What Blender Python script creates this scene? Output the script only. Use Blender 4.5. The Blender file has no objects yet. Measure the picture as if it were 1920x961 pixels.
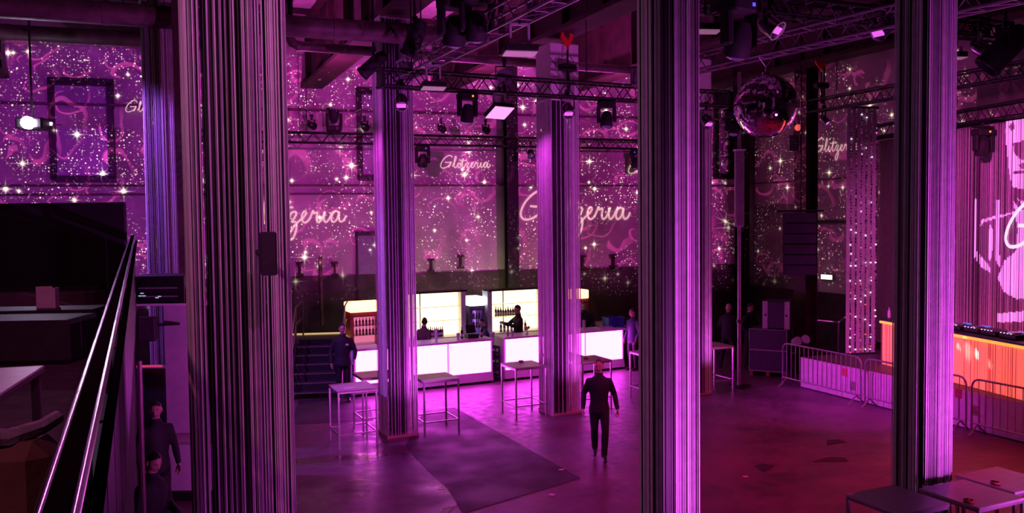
import bpy, bmesh, math, random
from mathutils import Vector, Matrix
random.seed(7)
V = Vector
SC = bpy.context.scene
COL = SC.collection
# ------------------------------------------------------------------ camera, world, exposure
CAM_H, F = 4.25, 1600.0
PITCH, ROLL = math.atan(70.5 / F), math.radians(0.64)
fw = V((0, math.cos(PITCH), -math.sin(PITCH)))
r0, u0 = V((1, 0, 0)), V((0, math.sin(PITCH), math.cos(PITCH)))
rt = r0 * math.cos(ROLL) - u0 * math.sin(ROLL)
up = u0 * math.cos(ROLL) + r0 * math.sin(ROLL)
CAMP = V((0, 0, CAM_H))
cd = bpy.data.cameras.new('camera'); cd.lens = 30.0; cd.sensor_width = 36.0; cd.clip_start = 0.05
cam = bpy.data.objects.new('camera', cd); COL.objects.link(cam)
cam.matrix_world = Matrix.Translation(CAMP) @ Matrix((rt, up, -fw)).transposed().to_4x4()
SC.camera = cam
w = bpy.data.worlds.new('world'); SC.world = w; w.use_nodes = True
w.node_tree.nodes['Background'].inputs[0].default_value = (0.5, 0.10, 0.42, 1)
w.node_tree.nodes['Background'].inputs[1].default_value = 0.010
SC.view_settings.view_transform = 'Standard'; SC.view_settings.look = 'None'
SC.view_settings.gamma = 1.0; SC.view_settings.use_curve_mapping = False
SC.view_settings.exposure = 0.0
SC.cycles.max_bounces = 6; SC.cycles.diffuse_bounces = 2; SC.cycles.glossy_bounces = 3
SC.cycles.transparent_max_bounces = 8; SC.cycles.caustics_reflective = False; SC.cycles.caustics_refractive = False
SC.cycles.sample_clamp_indirect = 4.0

# ------------------------------------------------------------------ picture -> place helpers
def ray(px, py): return rt * ((px - 960) / F) + up * ((480.5 - py) / F) + fw
def at_h(px, py, h):
    d = ray(px, py); return CAMP + d * ((h - CAM_H) / d.z)
def at_y(px, py, y):
    d = ray(px, py); return CAMP + d * (y / d.y)
def on_pl(px, py, p0, ang):
    n = V((-math.sin(ang), math.cos(ang), 0)); d = ray(px, py)
    return CAMP + d * (n.dot(V((p0[0], p0[1], 0)) - V((0, 0, 0))) / n.dot(d))
def line_px(p, q, px):
    a = (px - 960) / F; k = rt - fw * a
    t = k.dot(CAMP - p) / k.dot(q - p); return p + (q - p) * t
R = math.radians
A_BACK = R(16); P_BACK = (-5.8, 25.2)                  # back wall
VD = V((-0.42, 1, 0)).normalized()                     # hall depth axis
UD = V((VD.y, -VD.x, 0))
A_V = math.atan2(VD.x, -VD.y)
A_U = math.atan2(UD.y, UD.x)
A_COL = R(25)

# ------------------------------------------------------------------ lamps of the hall
def lamp(name, kind, loc, aim, color, power, size=60, blend=0.5, radius=0.08, sx=1, sy=1):
    l = bpy.data.lights.new(name, kind); l.color = color; l.energy = power
    if kind == 'SPOT': l.spot_size = R(size); l.spot_blend = blend; l.shadow_soft_size = radius
    elif kind == 'POINT': l.shadow_soft_size = radius
    else: l.shape = 'RECTANGLE'; l.size = sx; l.size_y = sy
    o = bpy.data.objects.new(name, l); COL.objects.link(o); o.location = loc
    if aim is not None: o.rotation_euler = (V(aim) - V(loc)).to_track_quat('-Z', 'Y').to_euler()
    return o
MAG = (0.95, 0.10, 1.0); PINK = (1.0, 0.12, 0.62); RED = (1.0, 0.03, 0.10); VIO = (0.44, 0.10, 1.0)
COLS = [(-6.0, 15.0), (-2.30, 16.82), (1.02, 18.6), (4.33, 20.45), (-2.05, 6.35), (1.56, 8.5), (4.95, 10.25)]   # column positions
# ------------------------------------------------------------------ node helper
class NT:
    def __init__(s, tree): s.t = tree
    def node(s, kind, **kw):
        n = s.t.nodes.new(kind)
        for k, v in kw.items(): setattr(n, k, v)
        return n
    def put(s, sock, v):
        if hasattr(v, 'is_output') or isinstance(v, bpy.types.NodeSocket): s.t.links.new(v, sock)
        else: sock.default_value = v
    def m(s, op, a, b=0.0, c=0.0):
        n = s.node('ShaderNodeMath', operation=op)
        s.put(n.inputs[0], a); s.put(n.inputs[1], b)
        if op in ('MULTIPLY_ADD', 'SMOOTH_MIN', 'COMPARE'): s.put(n.inputs[2], c)
        return n.outputs[0]
    def vm(s, op, a, b=None):
        n = s.node('ShaderNodeVectorMath', operation=op); s.put(n.inputs[0], a)
        if b is not None: s.put(n.inputs['Scale'] if op == 'SCALE' else n.inputs[1], b)
        return n.outputs['Value'] if op in ('DOT_PRODUCT', 'LENGTH') else n.outputs[0]
    def xyz(s, x, y, z=0.0):
        n = s.node('ShaderNodeCombineXYZ'); s.put(n.inputs[0], x); s.put(n.inputs[1], y); s.put(n.inputs[2], z); return n.outputs[0]
    def sep(s, v):
        n = s.node('ShaderNodeSeparateXYZ'); s.put(n.inputs[0], v); return n.outputs
    def rng(s, v, a, b, c=0.0, d=1.0):
        n = s.node('ShaderNodeMapRange'); n.clamp = True
        for i, k in enumerate((v, a, b, c, d)): s.put(n.inputs[i], k)
        return n.outputs[0]
    def vor(s, v):
        n = s.node('ShaderNodeTexVoronoi', voronoi_dimensions='2D'); s.put(n.inputs['Vector'], v); s.put(n.inputs['Scale'], 1.0); return n
    def noise(s, v, scale, detail=2.0):
        n = s.node('ShaderNodeTexNoise'); s.put(n.inputs['Vector'], v); s.put(n.inputs['Scale'], scale); s.put(n.inputs['Detail'], detail); return n.outputs[0]

def gobo(o, aim, power, wash, half_w, half_h, seed):
    """a video projector's slide: the light's own colour varies with direction"""
    L = o.data; L.use_nodes = True; t = L.node_tree; t.nodes.clear(); N = NT(t)
    n = (V(aim) - o.location).normalized(); r = n.cross(V((0, 0, 1))).normalized(); u = r.cross(n)
    inc = N.node('ShaderNodeNewGeometry').outputs['Incoming']
    dn = N.vm('DOT_PRODUCT', inc, tuple(n)); D = (V(aim) - o.location).length
    U = N.m('MULTIPLY', N.m('DIVIDE', N.vm('DOT_PRODUCT', inc, tuple(r)), dn), D)
    W = N.m('MULTIPLY', N.m('DIVIDE', N.vm('DOT_PRODUCT', inc, tuple(u)), dn), D)
    p = N.xyz(N.m('ADD', U, seed * 7.3), N.m('ADD', W, seed * 3.1))
    # frame of the slide
    box = N.m('MULTIPLY', N.rng(N.m('ABSOLUTE', U), half_w + 0.25, half_w - 0.25), N.rng(N.m('ABSOLUTE', W), half_h + 0.3, half_h - 0.3))
    # swirls
    wob = N.node('ShaderNodeTexNoise'); N.put(wob.inputs['Vector'], p); N.put(wob.inputs['Scale'], 0.7)
    q = N.vm('SCALE', N.vm('ADD', p, N.vm('SCALE', wob.outputs['Color'], 0.9)), 0.62)
    sw = None
    for off, band in ((0.0, 0.075), (31.7, 0.045), (57.3, 0.03)):
        vo = N.vor(N.vm('ADD', q, (off, off, 0)))
        lo = N.vm('SUBTRACT', N.vm('ADD', q, (off, off, 0)), vo.outputs['Position'])
        x, y, _ = N.sep(lo); rr = N.vm('LENGTH', lo)
        hand = N.m('SUBTRACT', N.m('MULTIPLY', N.m('GREATER_THAN', N.sep(vo.outputs['Color'])[0], 0.5), 2.0), 1.0)
        th = N.m('MULTIPLY', N.m('DIVIDE', N.m('ARCTAN2', y, x), 6.2832), hand)
        fr = N.m('FRACT', N.m('ADD', N.m('ADD', th, N.m('MULTIPLY', N.m('LOGARITHM', N.m('ADD', rr, 0.04), 2.718), 0.75)), 8.0))
        b = N.m('ABSOLUTE', N.m('SUBTRACT', fr, 0.5))
        band1 = N.m('MULTIPLY', N.rng(b, band, band * 0.3), N.m('ADD', N.m('MULTIPLY', N.m('DIVIDE', b, band), 0.6), 0.4))
        band1 = N.m('MULTIPLY', band1, N.m('MULTIPLY', N.rng(rr, 0.03, 0.08), N.rng(rr, 0.55, 0.40)))
        sw = band1 if sw is None else N.m('MAXIMUM', sw, band1)
    # four-pointed stars
    st = None
    for sc, off, k1, ka, kb in ((1.05, 3.3, 1300.0, 4.5, 16.0), (0.6, 9.1, 900.0, 2.4, 8.0)):
        qq = N.vm('ADD', N.vm('SCALE', p, sc), (off, off, 0)); vo = N.vor(qq)
        lo = N.vm('SCALE', N.vm('SUBTRACT', qq, vo.outputs['Position']), 1.0 / sc)
        x, y, _ = N.sep(lo); rr = N.vm('LENGTH', lo); c = N.sep(vo.outputs['Color'])
        k2 = N.rng(c[0], 0, 1, ka, kb)
        a = N.m('EXPONENT', N.m('MULTIPLY', N.m('ABSOLUTE', N.m('MULTIPLY', x, y)), -k1))
        dg = N.m('MULTIPLY', N.m('EXPONENT', N.m('MULTIPLY', N.m('ABSOLUTE', N.m('MULTIPLY', N.m('ADD', x, y), N.m('SUBTRACT', x, y))), -k1 * 0.9)), 0.5)
        a = N.m('MULTIPLY', N.m('ADD', a, dg), N.m('EXPONENT', N.m('MULTIPLY', N.m('MULTIPLY', rr, -2.2), k2)))
        a = N.m('MULTIPLY', a, N.m('GREATER_THAN', c[1], 0.35))
        st = a if st is None else N.m('ADD', st, a)
    # glitter dust, gathered in drifts
    du = None
    drift = N.rng(N.noise(p, 0.75, 3.0), 0.41, 0.56)
    for sc, off, r1 in ((7.5, 5.5, 0.24), (14.0, 2.2, 0.30)):
        qq = N.vm('ADD', N.vm('SCALE', p, sc), (off, off, 0)); vo = N.vor(qq); c = N.sep(vo.outputs['Color'])
        a = N.rng(vo.outputs['Distance'], N.m('MULTIPLY', c[0], r1), N.m('MULTIPLY', c[0], r1 * 0.5))
        a = N.m('MULTIPLY', a, N.m('MULTIPLY', N.m('GREATER_THAN', c[1], 0.45), N.m('POWER', c[2], 1.5)))
        du = a if du is None else N.m('ADD', du, a)
    du = N.m('MULTIPLY', du, N.m('ADD', N.m('MULTIPLY', drift, 1.0), 0.015))
    tot = N.vm('SCALE', wash, N.rng(N.noise(p, 0.35, 2.0), 0.3, 0.7, 0.75, 1.2))
    tot = N.vm('ADD', tot, N.vm('SCALE', (0.62, 0.05, 0.30), N.m('MULTIPLY', sw, 0.26)))
    tot = N.vm('ADD', tot, N.vm('SCALE', (1.0, 0.84, 0.64), N.m('ADD', N.m('MULTIPLY', st, 0.9), N.m('MULTIPLY', du, 0.62))))
    cosc = N.m('POWER', N.m('MAXIMUM', dn, 0.05), -3.0)
    em = N.node('ShaderNodeEmission'); N.put(em.inputs[0], N.vm('SCALE', tot, N.m('MULTIPLY', box, N.m('MULTIPLY', cosc, N.m('GREATER_THAN', dn, 0.05)))))
    em.inputs[1].default_value = 1.0
    N.t.links.new(em.outputs[0], N.node('ShaderNodeOutputLight').inputs[0])
    L.energy = power

# ------------------------------------------------------------------ show lighting and added fill lamps (large lamps first)
# two video projectors on the truss behind the second column row, one for the right wall
_DB = V((math.cos(A_BACK), math.sin(A_BACK), 0)); _NB = V((-_DB.y, _DB.x, 0)); _PB = V((P_BACK[0], P_BACK[1], 0))
def wall_pt(px, h): q = on_pl(px, 300, P_BACK, A_BACK); return V((q.x, q.y, h))
WASH = (0.041, 0.0012, 0.031); WASHV = (0.024, 0.0012, 0.032)
for nm, px, wash, s, pw in (('projector_lamp_a', 110, WASHV, 1, 1), ('projector_lamp_b', 610, WASH, 2, 1), ('projector_lamp_c', 1120, WASH, 3, 1)):
    aim = wall_pt(px, 5.75); src = aim - _NB * 7.2; src.z = 6.6
    o = lamp(nm, 'SPOT', src, aim, (1, 1, 1), 1000, 100, 0.05, 0.01); gobo(o, aim, 14000 * pw, wash, 4.45, 3.55, s)
aimr = on_pl(1560, 300, (8.02, 29.16), math.atan2(-1.0, 0.5)); aimr.z = 5.6
o = lamp('projector_lamp_d', 'SPOT', aimr - UD * 7.5 + V((0, 0, 1.2)), aimr, (1, 1, 1), 1000, 100, 0.05, 0.01); gobo(o, aimr, 7000, (0.016, 0.0008, 0.009), 6.0, 3.2, 4)
# overhead spots on the roof trusses
for x, y, ax, ay, c, p in ((6.6, 12.4, 4.4, 13.2, (1.0, 0.004, 0.10), 900), (8.6, 13.5, 6.4, 15.5, (1.0, 0.004, 0.10), 750),
                           (0.3, 12.2, -0.4, 14.4, (1.0, 0.012, 0.75), 420), (-3.0, 12.0, -3.6, 14.0, (1.0, 0.012, 0.60), 110)):
    lamp('floor_spot', 'SPOT', (x, y, 6.6), (ax, ay, 0), c, p, 95, 1.0, 0.05)
for x, y, p in ((-5.0, 19.9, 1000), (-1.2, 21.3, 1000), (2.2, 22.8, 900)):
    lamp('roof_uplight', 'SPOT', (x, y, 6.3), (x, y, 10), (1.0, 0.07, 0.80), p, 150, 1.0, 0.05)
lamp('barrier_spot', 'SPOT', (3.0, 15.9, 6.5), (7.9, 18.8, 0.5), (0.95, 0.04, 1.0), 2600, 44, 1.0, 0.05)
# par lamps that graze the string columns
for i, (x, y) in enumerate(COLS):
    c = V((x, y, 0)); f = c - VD * 1.5 + UD * 0.35; f.z = 0.12
    if i >= 5: f = c - VD * 3.4 + UD * 1.3; f.z = (1.2, 1.0)[i - 5]
    lamp('column_uplight', 'SPOT', f, (x, y, (3.2, 3.2, 3.2, 3.2, 3.2, 2.6, 3.4)[i]), MAG, (200, 190, 190, 190, 60, 1500, 1700)[i], 80, 0.9, 0.06)
    g = c - UD * 1.6 - VD * 0.5; g.z = 6.6
    if i in (1, 2, 3): lamp('column_side_light', 'SPOT', g, (x, y, 3.6), (0.95, 0.06, 1.0), 230, 80, 0.7, 0.06)
c = V((COLS[1][0], COLS[1][1], 0)); f = c - UD * 1.5 - VD * 1.0; f.z = 5.2
lamp('column_top_fill', 'SPOT', f, (c.x, c.y, 7.9), (0.85, 0.08, 1.0), 120, 60, 1.0, 0.06)  # unseen spot added to brighten the top of the second column
lamp('balcony_violet', 'SPOT', (-8.0, 13.1, 7.4), (-6.0, 15, 4.4), VIO, 3000, 60, 0.6, 0.1)
lamp('stage_wash', 'SPOT', (7.2, 15.5, 6.6), (10.8, 19.0, 3.5), (1.0, 0.08, 0.62), 1100, 80, 0.8, 0.1)
lamp('near_fill', 'SPOT', (0.8, 1.5, 8), (-1.8, 6.5, 4), (0.9, 0.10, 0.7), 420, 80, 1.0, 0.1)  # unseen fill, added to lift the cords of the near left column
lamp('rail_glint_pink', 'SPOT', (-4.0, 8.8, 6.5), (-0.8, 1.6, 3.75), (1.0, 0.05, 0.75), 220, 22, 1.0, 0.12)  # unseen lamp added for a pink streak along the handrail
lamp('rail_glint_white', 'SPOT', (-4.5, 9.9, 5.5), (-1.3, 2.8, 3.8), (0.95, 0.7, 1.0), 60, 16, 1.0, 0.12)  # unseen lamp added for a white streak along the handrail
lamp('balcony_fill', 'SPOT', (-2.6, -1.5, 8.0), (-3.8, 5.0, 3.0), (1.0, 0.20, 0.42), 420, 100, 1.0, 0.1)  # unseen fill, added to brighten the balcony furniture
lamp('left_fill', 'SPOT', (-3.2, 3.0, 6.6), (2.5, 9.0, 3.4), (0.75, 0.30, 0.72), 170, 80, 1.0, 0.1)  # unseen fill, added for the dark left faces of the columns
# ------------------------------------------------------------------ materials
MATS = {}
def mat(name, color, rough=0.5, metal=0.0, emit=None, strength=0.0, var=0.15, scale=8.0, bump=0.0, spec=0.5, bscale=None, rvar=0.0):
    if name in MATS: return MATS[name]
    M = bpy.data.materials.new(name); M.use_nodes = True; N = NT(M.node_tree)
    b = M.node_tree.nodes['Principled BSDF']
    b.inputs['Roughness'].default_value = rough; b.inputs['Metallic'].default_value = metal
    b.inputs['Specular IOR Level'].default_value = spec
    co = N.node('ShaderNodeTexCoord').outputs['Object']
    nz = N.noise(co, scale, 4.0)
    mx = N.node('ShaderNodeMix', data_type='RGBA')
    lo = tuple(c * (1 - var) for c in color); hi = tuple(min(1, c * (1 + var)) for c in color)
    N.put(mx.inputs[0], N.rng(nz, 0.3, 0.7)); mx.inputs[6].default_value = (*lo, 1); mx.inputs[7].default_value = (*hi, 1)
    N.t.links.new(mx.outputs[2], b.inputs['Base Color'])
    if rvar: N.put(b.inputs['Roughness'], N.rng(N.noise(co, scale * 0.6, 5.0), 0.35, 0.65, max(0.02, rough - rvar), min(1, rough + rvar)))
    if bump:
        bp = N.node('ShaderNodeBump'); N.put(bp.inputs['Height'], N.noise(co, bscale or scale * 3, 5.0)); bp.inputs['Strength'].default_value = bump
        bp.inputs['Distance'].default_value = 0.02; N.t.links.new(bp.outputs[0], b.inputs['Normal'])
    if emit: b.inputs['Emission Color'].default_value = (*emit, 1); b.inputs['Emission Strength'].default_value = strength
    MATS[name] = M; return M
BLACK = mat('black steel', (0.012, 0.011, 0.012), 0.45, 0.3)
BLACKM = mat('matt black paint', (0.008, 0.008, 0.009), 0.75)
GREY = mat('grey paint', (0.25, 0.25, 0.26), 0.5)
ALU = mat('aluminium', (0.45, 0.44, 0.46), 0.3, 0.9)
TRUSS = mat('black anodised truss', (0.012, 0.010, 0.012), 0.42, 0.4)
TRUSSA = mat('dull truss aluminium', (0.26, 0.23, 0.27), 0.34, 0.6)
WHITE = mat('white laminate', (0.78, 0.76, 0.76), 0.45, var=0.05)
RUST = mat('rusty painted steel', (0.034, 0.013, 0.012), 0.7, 0.1, var=0.6, scale=3.0, bump=0.5)
PIPE = mat('rusty pipe lagging', (0.085, 0.05, 0.05), 0.55, 0.1, var=0.5, scale=4.0, bump=0.4)
PLASTER = mat('grimy plaster', (0.50, 0.46, 0.46), 0.85, var=0.30, scale=0.9, bump=0.35, bscale=6)
DARKWALL = mat('black wall and unlit band', (0.06, 0.05, 0.05), 0.85, var=0.5, scale=1.5, bump=0.5, bscale=5)  # this dark colour also paints the unlit lower wall bands
CEIL = mat('ceiling boards', (0.42, 0.36, 0.36), 0.85, var=0.25, scale=1.2)
CHROME = mat('chrome', (0.75, 0.74, 0.76), 0.12, 1.0, var=0.05)

# ------------------------------------------------------------------ mesh builder
class MB:
    def __init__(s): s.v, s.f, s.mi = [], [], []
    def add(s, vs, fs, mi=0, M=None):
        o = len(s.v)
        s.v += [tuple(M @ V(p)) for p in vs] if M is not None else [tuple(p) for p in vs]
        s.f += [tuple(i + o for i in f) for f in fs]; s.mi += [mi] * len(fs)
    def box(s, c, d, mi=0, M=None, rz=0.0):
        x, y, z = d[0] / 2, d[1] / 2, d[2] / 2
        vs = [V((a * x, b * y, e * z)) for e in (-1, 1) for b in (-1, 1) for a in (-1, 1)]
        if rz: m = Matrix.Rotation(rz, 3, 'Z'); vs = [m @ p for p in vs]
        s.add([p + V(c) for p in vs], [(0, 2, 3, 1), (4, 5, 7, 6), (0, 1, 5, 4), (2, 6, 7, 3), (0, 4, 6, 2), (1, 3, 7, 5)], mi, M)
        return s
    def cbox(s, c, d, b=0.01, mi=0, M=None):
        """box with chamfered edges all round"""
        x, y, z = d[0] / 2, d[1] / 2, d[2] / 2; b = min(b, x * .9, y * .9, z * .9); bm = bmesh.new()
        bmesh.ops.create_cube(bm, size=1.0)
        for v in bm.verts: v.co = V((v.co.x * 2 * x, v.co.y * 2 * y, v.co.z * 2 * z))
        bmesh.ops.bevel(bm, geom=bm.edges[:], offset=b, segments=1, affect='EDGES', profile=0.5)
        bm.verts.index_update()
        s.add([v.co + V(c) for v in bm.verts], [[v.index for v in f.verts] for f in bm.faces], mi, M); bm.free(); return s
    def bar(s, p, q, w, h=None, mi=0, M=None, ref=(0, 0, 1)):
        p, q = V(p), V(q); d = (q - p); L = d.length
        if L < 1e-6: return s
        d.normalize(); rf = V(ref)
        if abs(d.dot(rf)) > 0.99: rf = V((1, 0, 0))
        a = d.cross(rf).normalized(); b = a.cross(d); h = h or w
        vs = [c + a * (i * w / 2) + b * (j * h / 2) for c in (p, q) for i, j in ((-1, -1), (1, -1), (1, 1), (-1, 1))]
        s.add(vs, [(3, 2, 1, 0), (4, 5, 6, 7), (0, 1, 5, 4), (1, 2, 6, 5), (2, 3, 7, 6), (3, 0, 4, 7)], mi, M); return s
    def cyl(s, p, q, r, r2=None, n=10, mi=0, M=None, caps=True):
        p, q = V(p), V(q); r2 = r if r2 is None else r2; d = (q - p).normalized()
        rf = V((0, 0, 1)) if abs(d.z) < 0.9 else V((1, 0, 0)); a = d.cross(rf).normalized(); b = d.cross(a)
        vs = [c + (a * math.cos(6.28318 * i / n) + b * math.sin(6.28318 * i / n)) * rr for c, rr in ((p, r), (q, r2)) for i in range(n)]
        fs = [(i, n + i, n + (i + 1) % n, (i + 1) % n) for i in range(n)]
        if caps: fs += [tuple(range(n)), tuple(range(2 * n - 1, n - 1, -1))]
        s.add(vs, fs, mi, M); return s
    def tube(s, path, r, n=6, mi=0, M=None):
        P = [V(p) for p in path]; rings = []; prev = None
        for i, p in enumerate(P):
            d = (P[min(i + 1, len(P) - 1)] - P[max(i - 1, 0)]).normalized()
            if prev is None:
                rf = V((0, 0, 1)) if abs(d.z) < 0.9 else V((1, 0, 0)); a = d.cross(rf).normalized()
            else: a = (prev - d * prev.dot(d)).normalized()
            prev = a; b = d.cross(a); rr = r[i] if isinstance(r, (list, tuple)) else r
            rings.append([p + (a * math.cos(6.28318 * k / n) + b * math.sin(6.28318 * k / n)) * rr for k in range(n)])
        vs = [v for g in rings for v in g]; m = len(P)
        fs = [(i * n + k, i * n + (k + 1) % n, (i + 1) * n + (k + 1) % n, (i + 1) * n + k) for i in range(m - 1) for k in range(n)]
        fs += [tuple(range(n - 1, -1, -1)), tuple(range((m - 1) * n, m * n))]
        s.add(vs, fs, mi, M); return s
    def lathe(s, prof, n=16, mi=0, M=None, c=(0, 0, 0)):
        vs, fs = [], []; m = len(prof)
        for r, z in prof:
            vs += [V((c[0] + r * math.cos(6.28318 * k / n), c[1] + r * math.sin(6.28318 * k / n), c[2] + z)) for k in range(n)]
        fs = [(i * n + k, i * n + (k + 1) % n, (i + 1) * n + (k + 1) % n, (i + 1) * n + k) for i in range(m - 1) for k in range(n)]
        if prof[0][0] > 1e-4: fs.append(tuple(range(n - 1, -1, -1)))
        if prof[-1][0] > 1e-4: fs.append(tuple(range((m - 1) * n, m * n)))
        s.add(vs, fs, mi, M); return s
    def ball(s, c, r, nu=12, nv=8, mi=0, M=None):
        if not isinstance(r, (tuple, list)): r = (r, r, r)
        vs = [V((c[0], c[1], c[2] - r[2]))]
        for j in range(1, nv):
            t = -math.pi / 2 + math.pi * j / nv
            vs += [V((c[0] + r[0] * math.cos(t) * math.cos(6.28318 * i / nu), c[1] + r[1] * math.cos(t) * math.sin(6.28318 * i / nu), c[2] + r[2] * math.sin(t))) for i in range(nu)]
        vs.append(V((c[0], c[1], c[2] + r[2]))); T = len(vs) - 1
        fs = [(0, 1 + (i + 1) % nu, 1 + i) for i in range(nu)]
        for j in range(nv - 2): fs += [(1 + j * nu + i, 1 + j * nu + (i + 1) % nu, 1 + (j + 1) * nu + (i + 1) % nu, 1 + (j + 1) * nu + i) for i in range(nu)]
        fs += [(T, 1 + (nv - 2) * nu + i, 1 + (nv - 2) * nu + (i + 1) % nu) for i in range(nu)]
        s.add(vs, fs, mi, M); return s
    def prism(s, poly, a, b, mi=0, M=None, axis='z'):
        """polygon in the two other axes, from a to b along axis"""
        n = len(poly)
        def P(u, v, t): return (u, v, t) if axis == 'z' else ((u, t, v) if axis == 'y' else (t, u, v))
        vs = [P(u, v, a) for u, v in poly] + [P(u, v, b) for u, v in poly]
        fs = [tuple(range(n - 1, -1, -1)), tuple(range(n, 2 * n))] + [(i, (i + 1) % n, n + (i + 1) % n, n + i) for i in range(n)]
        s.add(vs, fs, mi, M); return s
    def build(s, name, mats, parent=None, smooth=False, loc=None, rz=0.0, label=None, kind=None):
        me = bpy.data.meshes.new(name); me.from_pydata(s.v, [], s.f); me.update()
        for m in (mats if isinstance(mats, (list, tuple)) else [mats]): me.materials.append(m)
        me.polygons.foreach_set('material_index', s.mi)
        bm = bmesh.new(); bm.from_mesh(me); bmesh.ops.recalc_face_normals(bm, faces=bm.faces); bm.to_mesh(me); bm.free()
        if smooth:
            me.polygons.foreach_set('use_smooth', [True] * len(me.polygons))
            me.set_sharp_from_angle(angle=R(40))
        o = bpy.data.objects.new(name, me); COL.objects.link(o)
        if parent: o.parent = parent
        if loc is not None: o.location = loc
        if rz: o.rotation_euler = (0, 0, rz)
        if label: o['label'] = label
        if kind: o['kind'] = kind
        return o
def tag(o, label, cat, group=None, kind=None):
    o['label'] = label; o['category'] = cat
    if group: o['group'] = group
    if kind: o['kind'] = kind
    return o
def thing(name, label, cat, loc=(0, 0, 0), rz=0.0, group=None):
    o = bpy.data.objects.new(name, None); COL.objects.link(o); o.empty_display_size = 0.1
    o.location = loc; o.rotation_euler = (0, 0, rz); return tag(o, label, cat, group)
def struct(o, label=None):
    o['kind'] = 'structure'
    if label: o['label'] = label
    return o
def dup(root, loc, rz=None, label=None, group=None):
    r = root.copy(); COL.objects.link(r); r.location = loc
    if rz is not None: r.rotation_euler = (0, 0, rz)
    if label: r['label'] = label
    if group: r['group'] = group
    for ch in list(root.children):
        c = ch.copy(); COL.objects.link(c); c.parent = r
        for g in list(ch.children):
            d = g.copy(); COL.objects.link(d); d.parent = c
    return r
def frame2(p, ang): return Matrix.Translation(V(p)) @ Matrix.Rotation(ang, 4, 'Z')
# ------------------------------------------------------------------ setting: floor
def floor_material():
    M = bpy.data.materials.new('studded rubber and concrete floor'); M.use_nodes = True; N = NT(M.node_tree)
    b = M.node_tree.nodes['Principled BSDF']
    co = N.node('ShaderNodeTexCoord').outputs['Object']
    rot = N.node('ShaderNodeMapping'); N.put(rot.inputs[0], co); rot.inputs['Rotation'].default_value = (0, 0, -A_U)
    p = rot.outputs[0]; n1 = N.noise(p, 0.8, 6.0); n2 = N.noise(p, 5.0, 4.0)
    br = N.node('ShaderNodeTexBrick'); N.put(br.inputs['Vector'], p); br.inputs['Scale'].default_value = 1.0
    br.offset = 0.0; br.inputs['Brick Width'].default_value = 0.062; br.inputs['Row Height'].default_value = 0.062
    br.inputs['Mortar Size'].default_value = 0.010; br.inputs['Mortar Smooth'].default_value = 0.3
    studs = N.m('SUBTRACT', 1.0, br.outputs['Fac'])
    ramp = N.node('ShaderNodeMix', data_type='RGBA'); N.put(ramp.inputs[0], N.rng(N.m('ADD', N.m('MULTIPLY', n1, 0.7), N.m('MULTIPLY', n2, 0.3)), 0.38, 0.66))
    ramp.inputs[6].default_value = (0.075, 0.042, 0.055, 1); ramp.inputs[7].default_value = (0.20, 0.12, 0.15, 1)
    dk = N.node('ShaderNodeMix', data_type='RGBA', blend_type='MULTIPLY'); N.put(dk.inputs[0], N.m('MULTIPLY', br.outputs['Fac'], 0.5)); N.t.links.new(ramp.outputs[2], dk.inputs[6]); dk.inputs[7].default_value = (0.1, 0.1, 0.1, 1)
    N.t.links.new(dk.outputs[2], b.inputs['Base Color'])
    N.put(b.inputs['Roughness'], N.rng(n2, 0.3, 0.7, 0.34, 0.58))
    bp = N.node('ShaderNodeBump'); bp.inputs['Strength'].default_value = 0.6; bp.inputs['Distance'].default_value = 0.012
    N.put(bp.inputs['Height'], N.m('ADD', N.m('MULTIPLY', studs, 0.5), N.m('MULTIPLY', n2, 0.4))); N.t.links.new(bp.outputs[0], b.inputs['Normal'])
    return M
FLOORM = floor_material()
fl = struct(MB().box((0, 14, -0.15), (46, 42, 0.3)).build('floor', FLOORM))
LANE = mat('smooth dark lane covering', (0.026, 0.014, 0.022), 0.62, var=0.35, scale=2.5, bump=0.12, rvar=0.1)
CONC = mat('worn shiny concrete', (0.075, 0.042, 0.055), 0.36, var=0.45, scale=1.6, bump=0.5, bscale=3.0, rvar=0.18)
def floor_patch(name, pts, m, t):
    P = [at_h(x, y, 0) for x, y in pts]
    return MB().prism([(p.x, p.y) for p in P], -0.02, t).build(name, m, fl)
floor_patch('lane_covering', [(795, 770), (853, 764), (1088, 896), (868, 962), (848, 930), (838, 915), (800, 880), (760, 835)], LANE, 0.006)
floor_patch('concrete_patch', [(540, 838), (690, 826), (748, 828), (786, 868), (800, 884), (832, 905), (858, 944), (800, 1000), (520, 1010)], CONC, 0.004)
floor_patch('concrete_patch', [(560, 750), (690, 744), (700, 788), (545, 796)], LANE, 0.003)
# ------------------------------------------------------------------ walls
DB = V((math.cos(A_BACK), math.sin(A_BACK), 0)); PB = V((P_BACK[0], P_BACK[1], 0))
MW = frame2(PB, A_BACK)
def bw(px, py, off=0.0):
    """picture point -> (along the back wall, height); off = distance in front of it"""
    n = V((-DB.y, DB.x, 0)); q = PB - n * off
    h = on_pl(px, py, (q.x, q.y), A_BACK); return (h - q).dot(DB), h.z
S_C = (8.02 - P_BACK[0]) / DB.x
PC = PB + DB * S_C                                     # the far corner
wb = struct(MB().box(((S_C - 16) / 2, 0.2, 4.55), (S_C + 16.3, 0.4, 9.1), M=MW).build('wall_back', PLASTER))
DR = V((0.5, -1, 0)).normalized(); A_R = math.atan2(DR.y, DR.x); MR = frame2(PC, A_R)
def rw(px, py, off=0.0):
    n = V((-DR.y, DR.x, 0)); q = PC - n * off
    h = on_pl(px, py, (q.x, q.y), A_R); return (h - q).dot(DR), h.z
wr = struct(MB().box((14, 0.2, 4.55), (28, 0.4, 9.1), M=MR).build('wall_right', PLASTER))
wl = struct(MB().box((-17.5, 10, 5), (0.4, 26, 10)).build('wall_left', DARKWALL))
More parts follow.
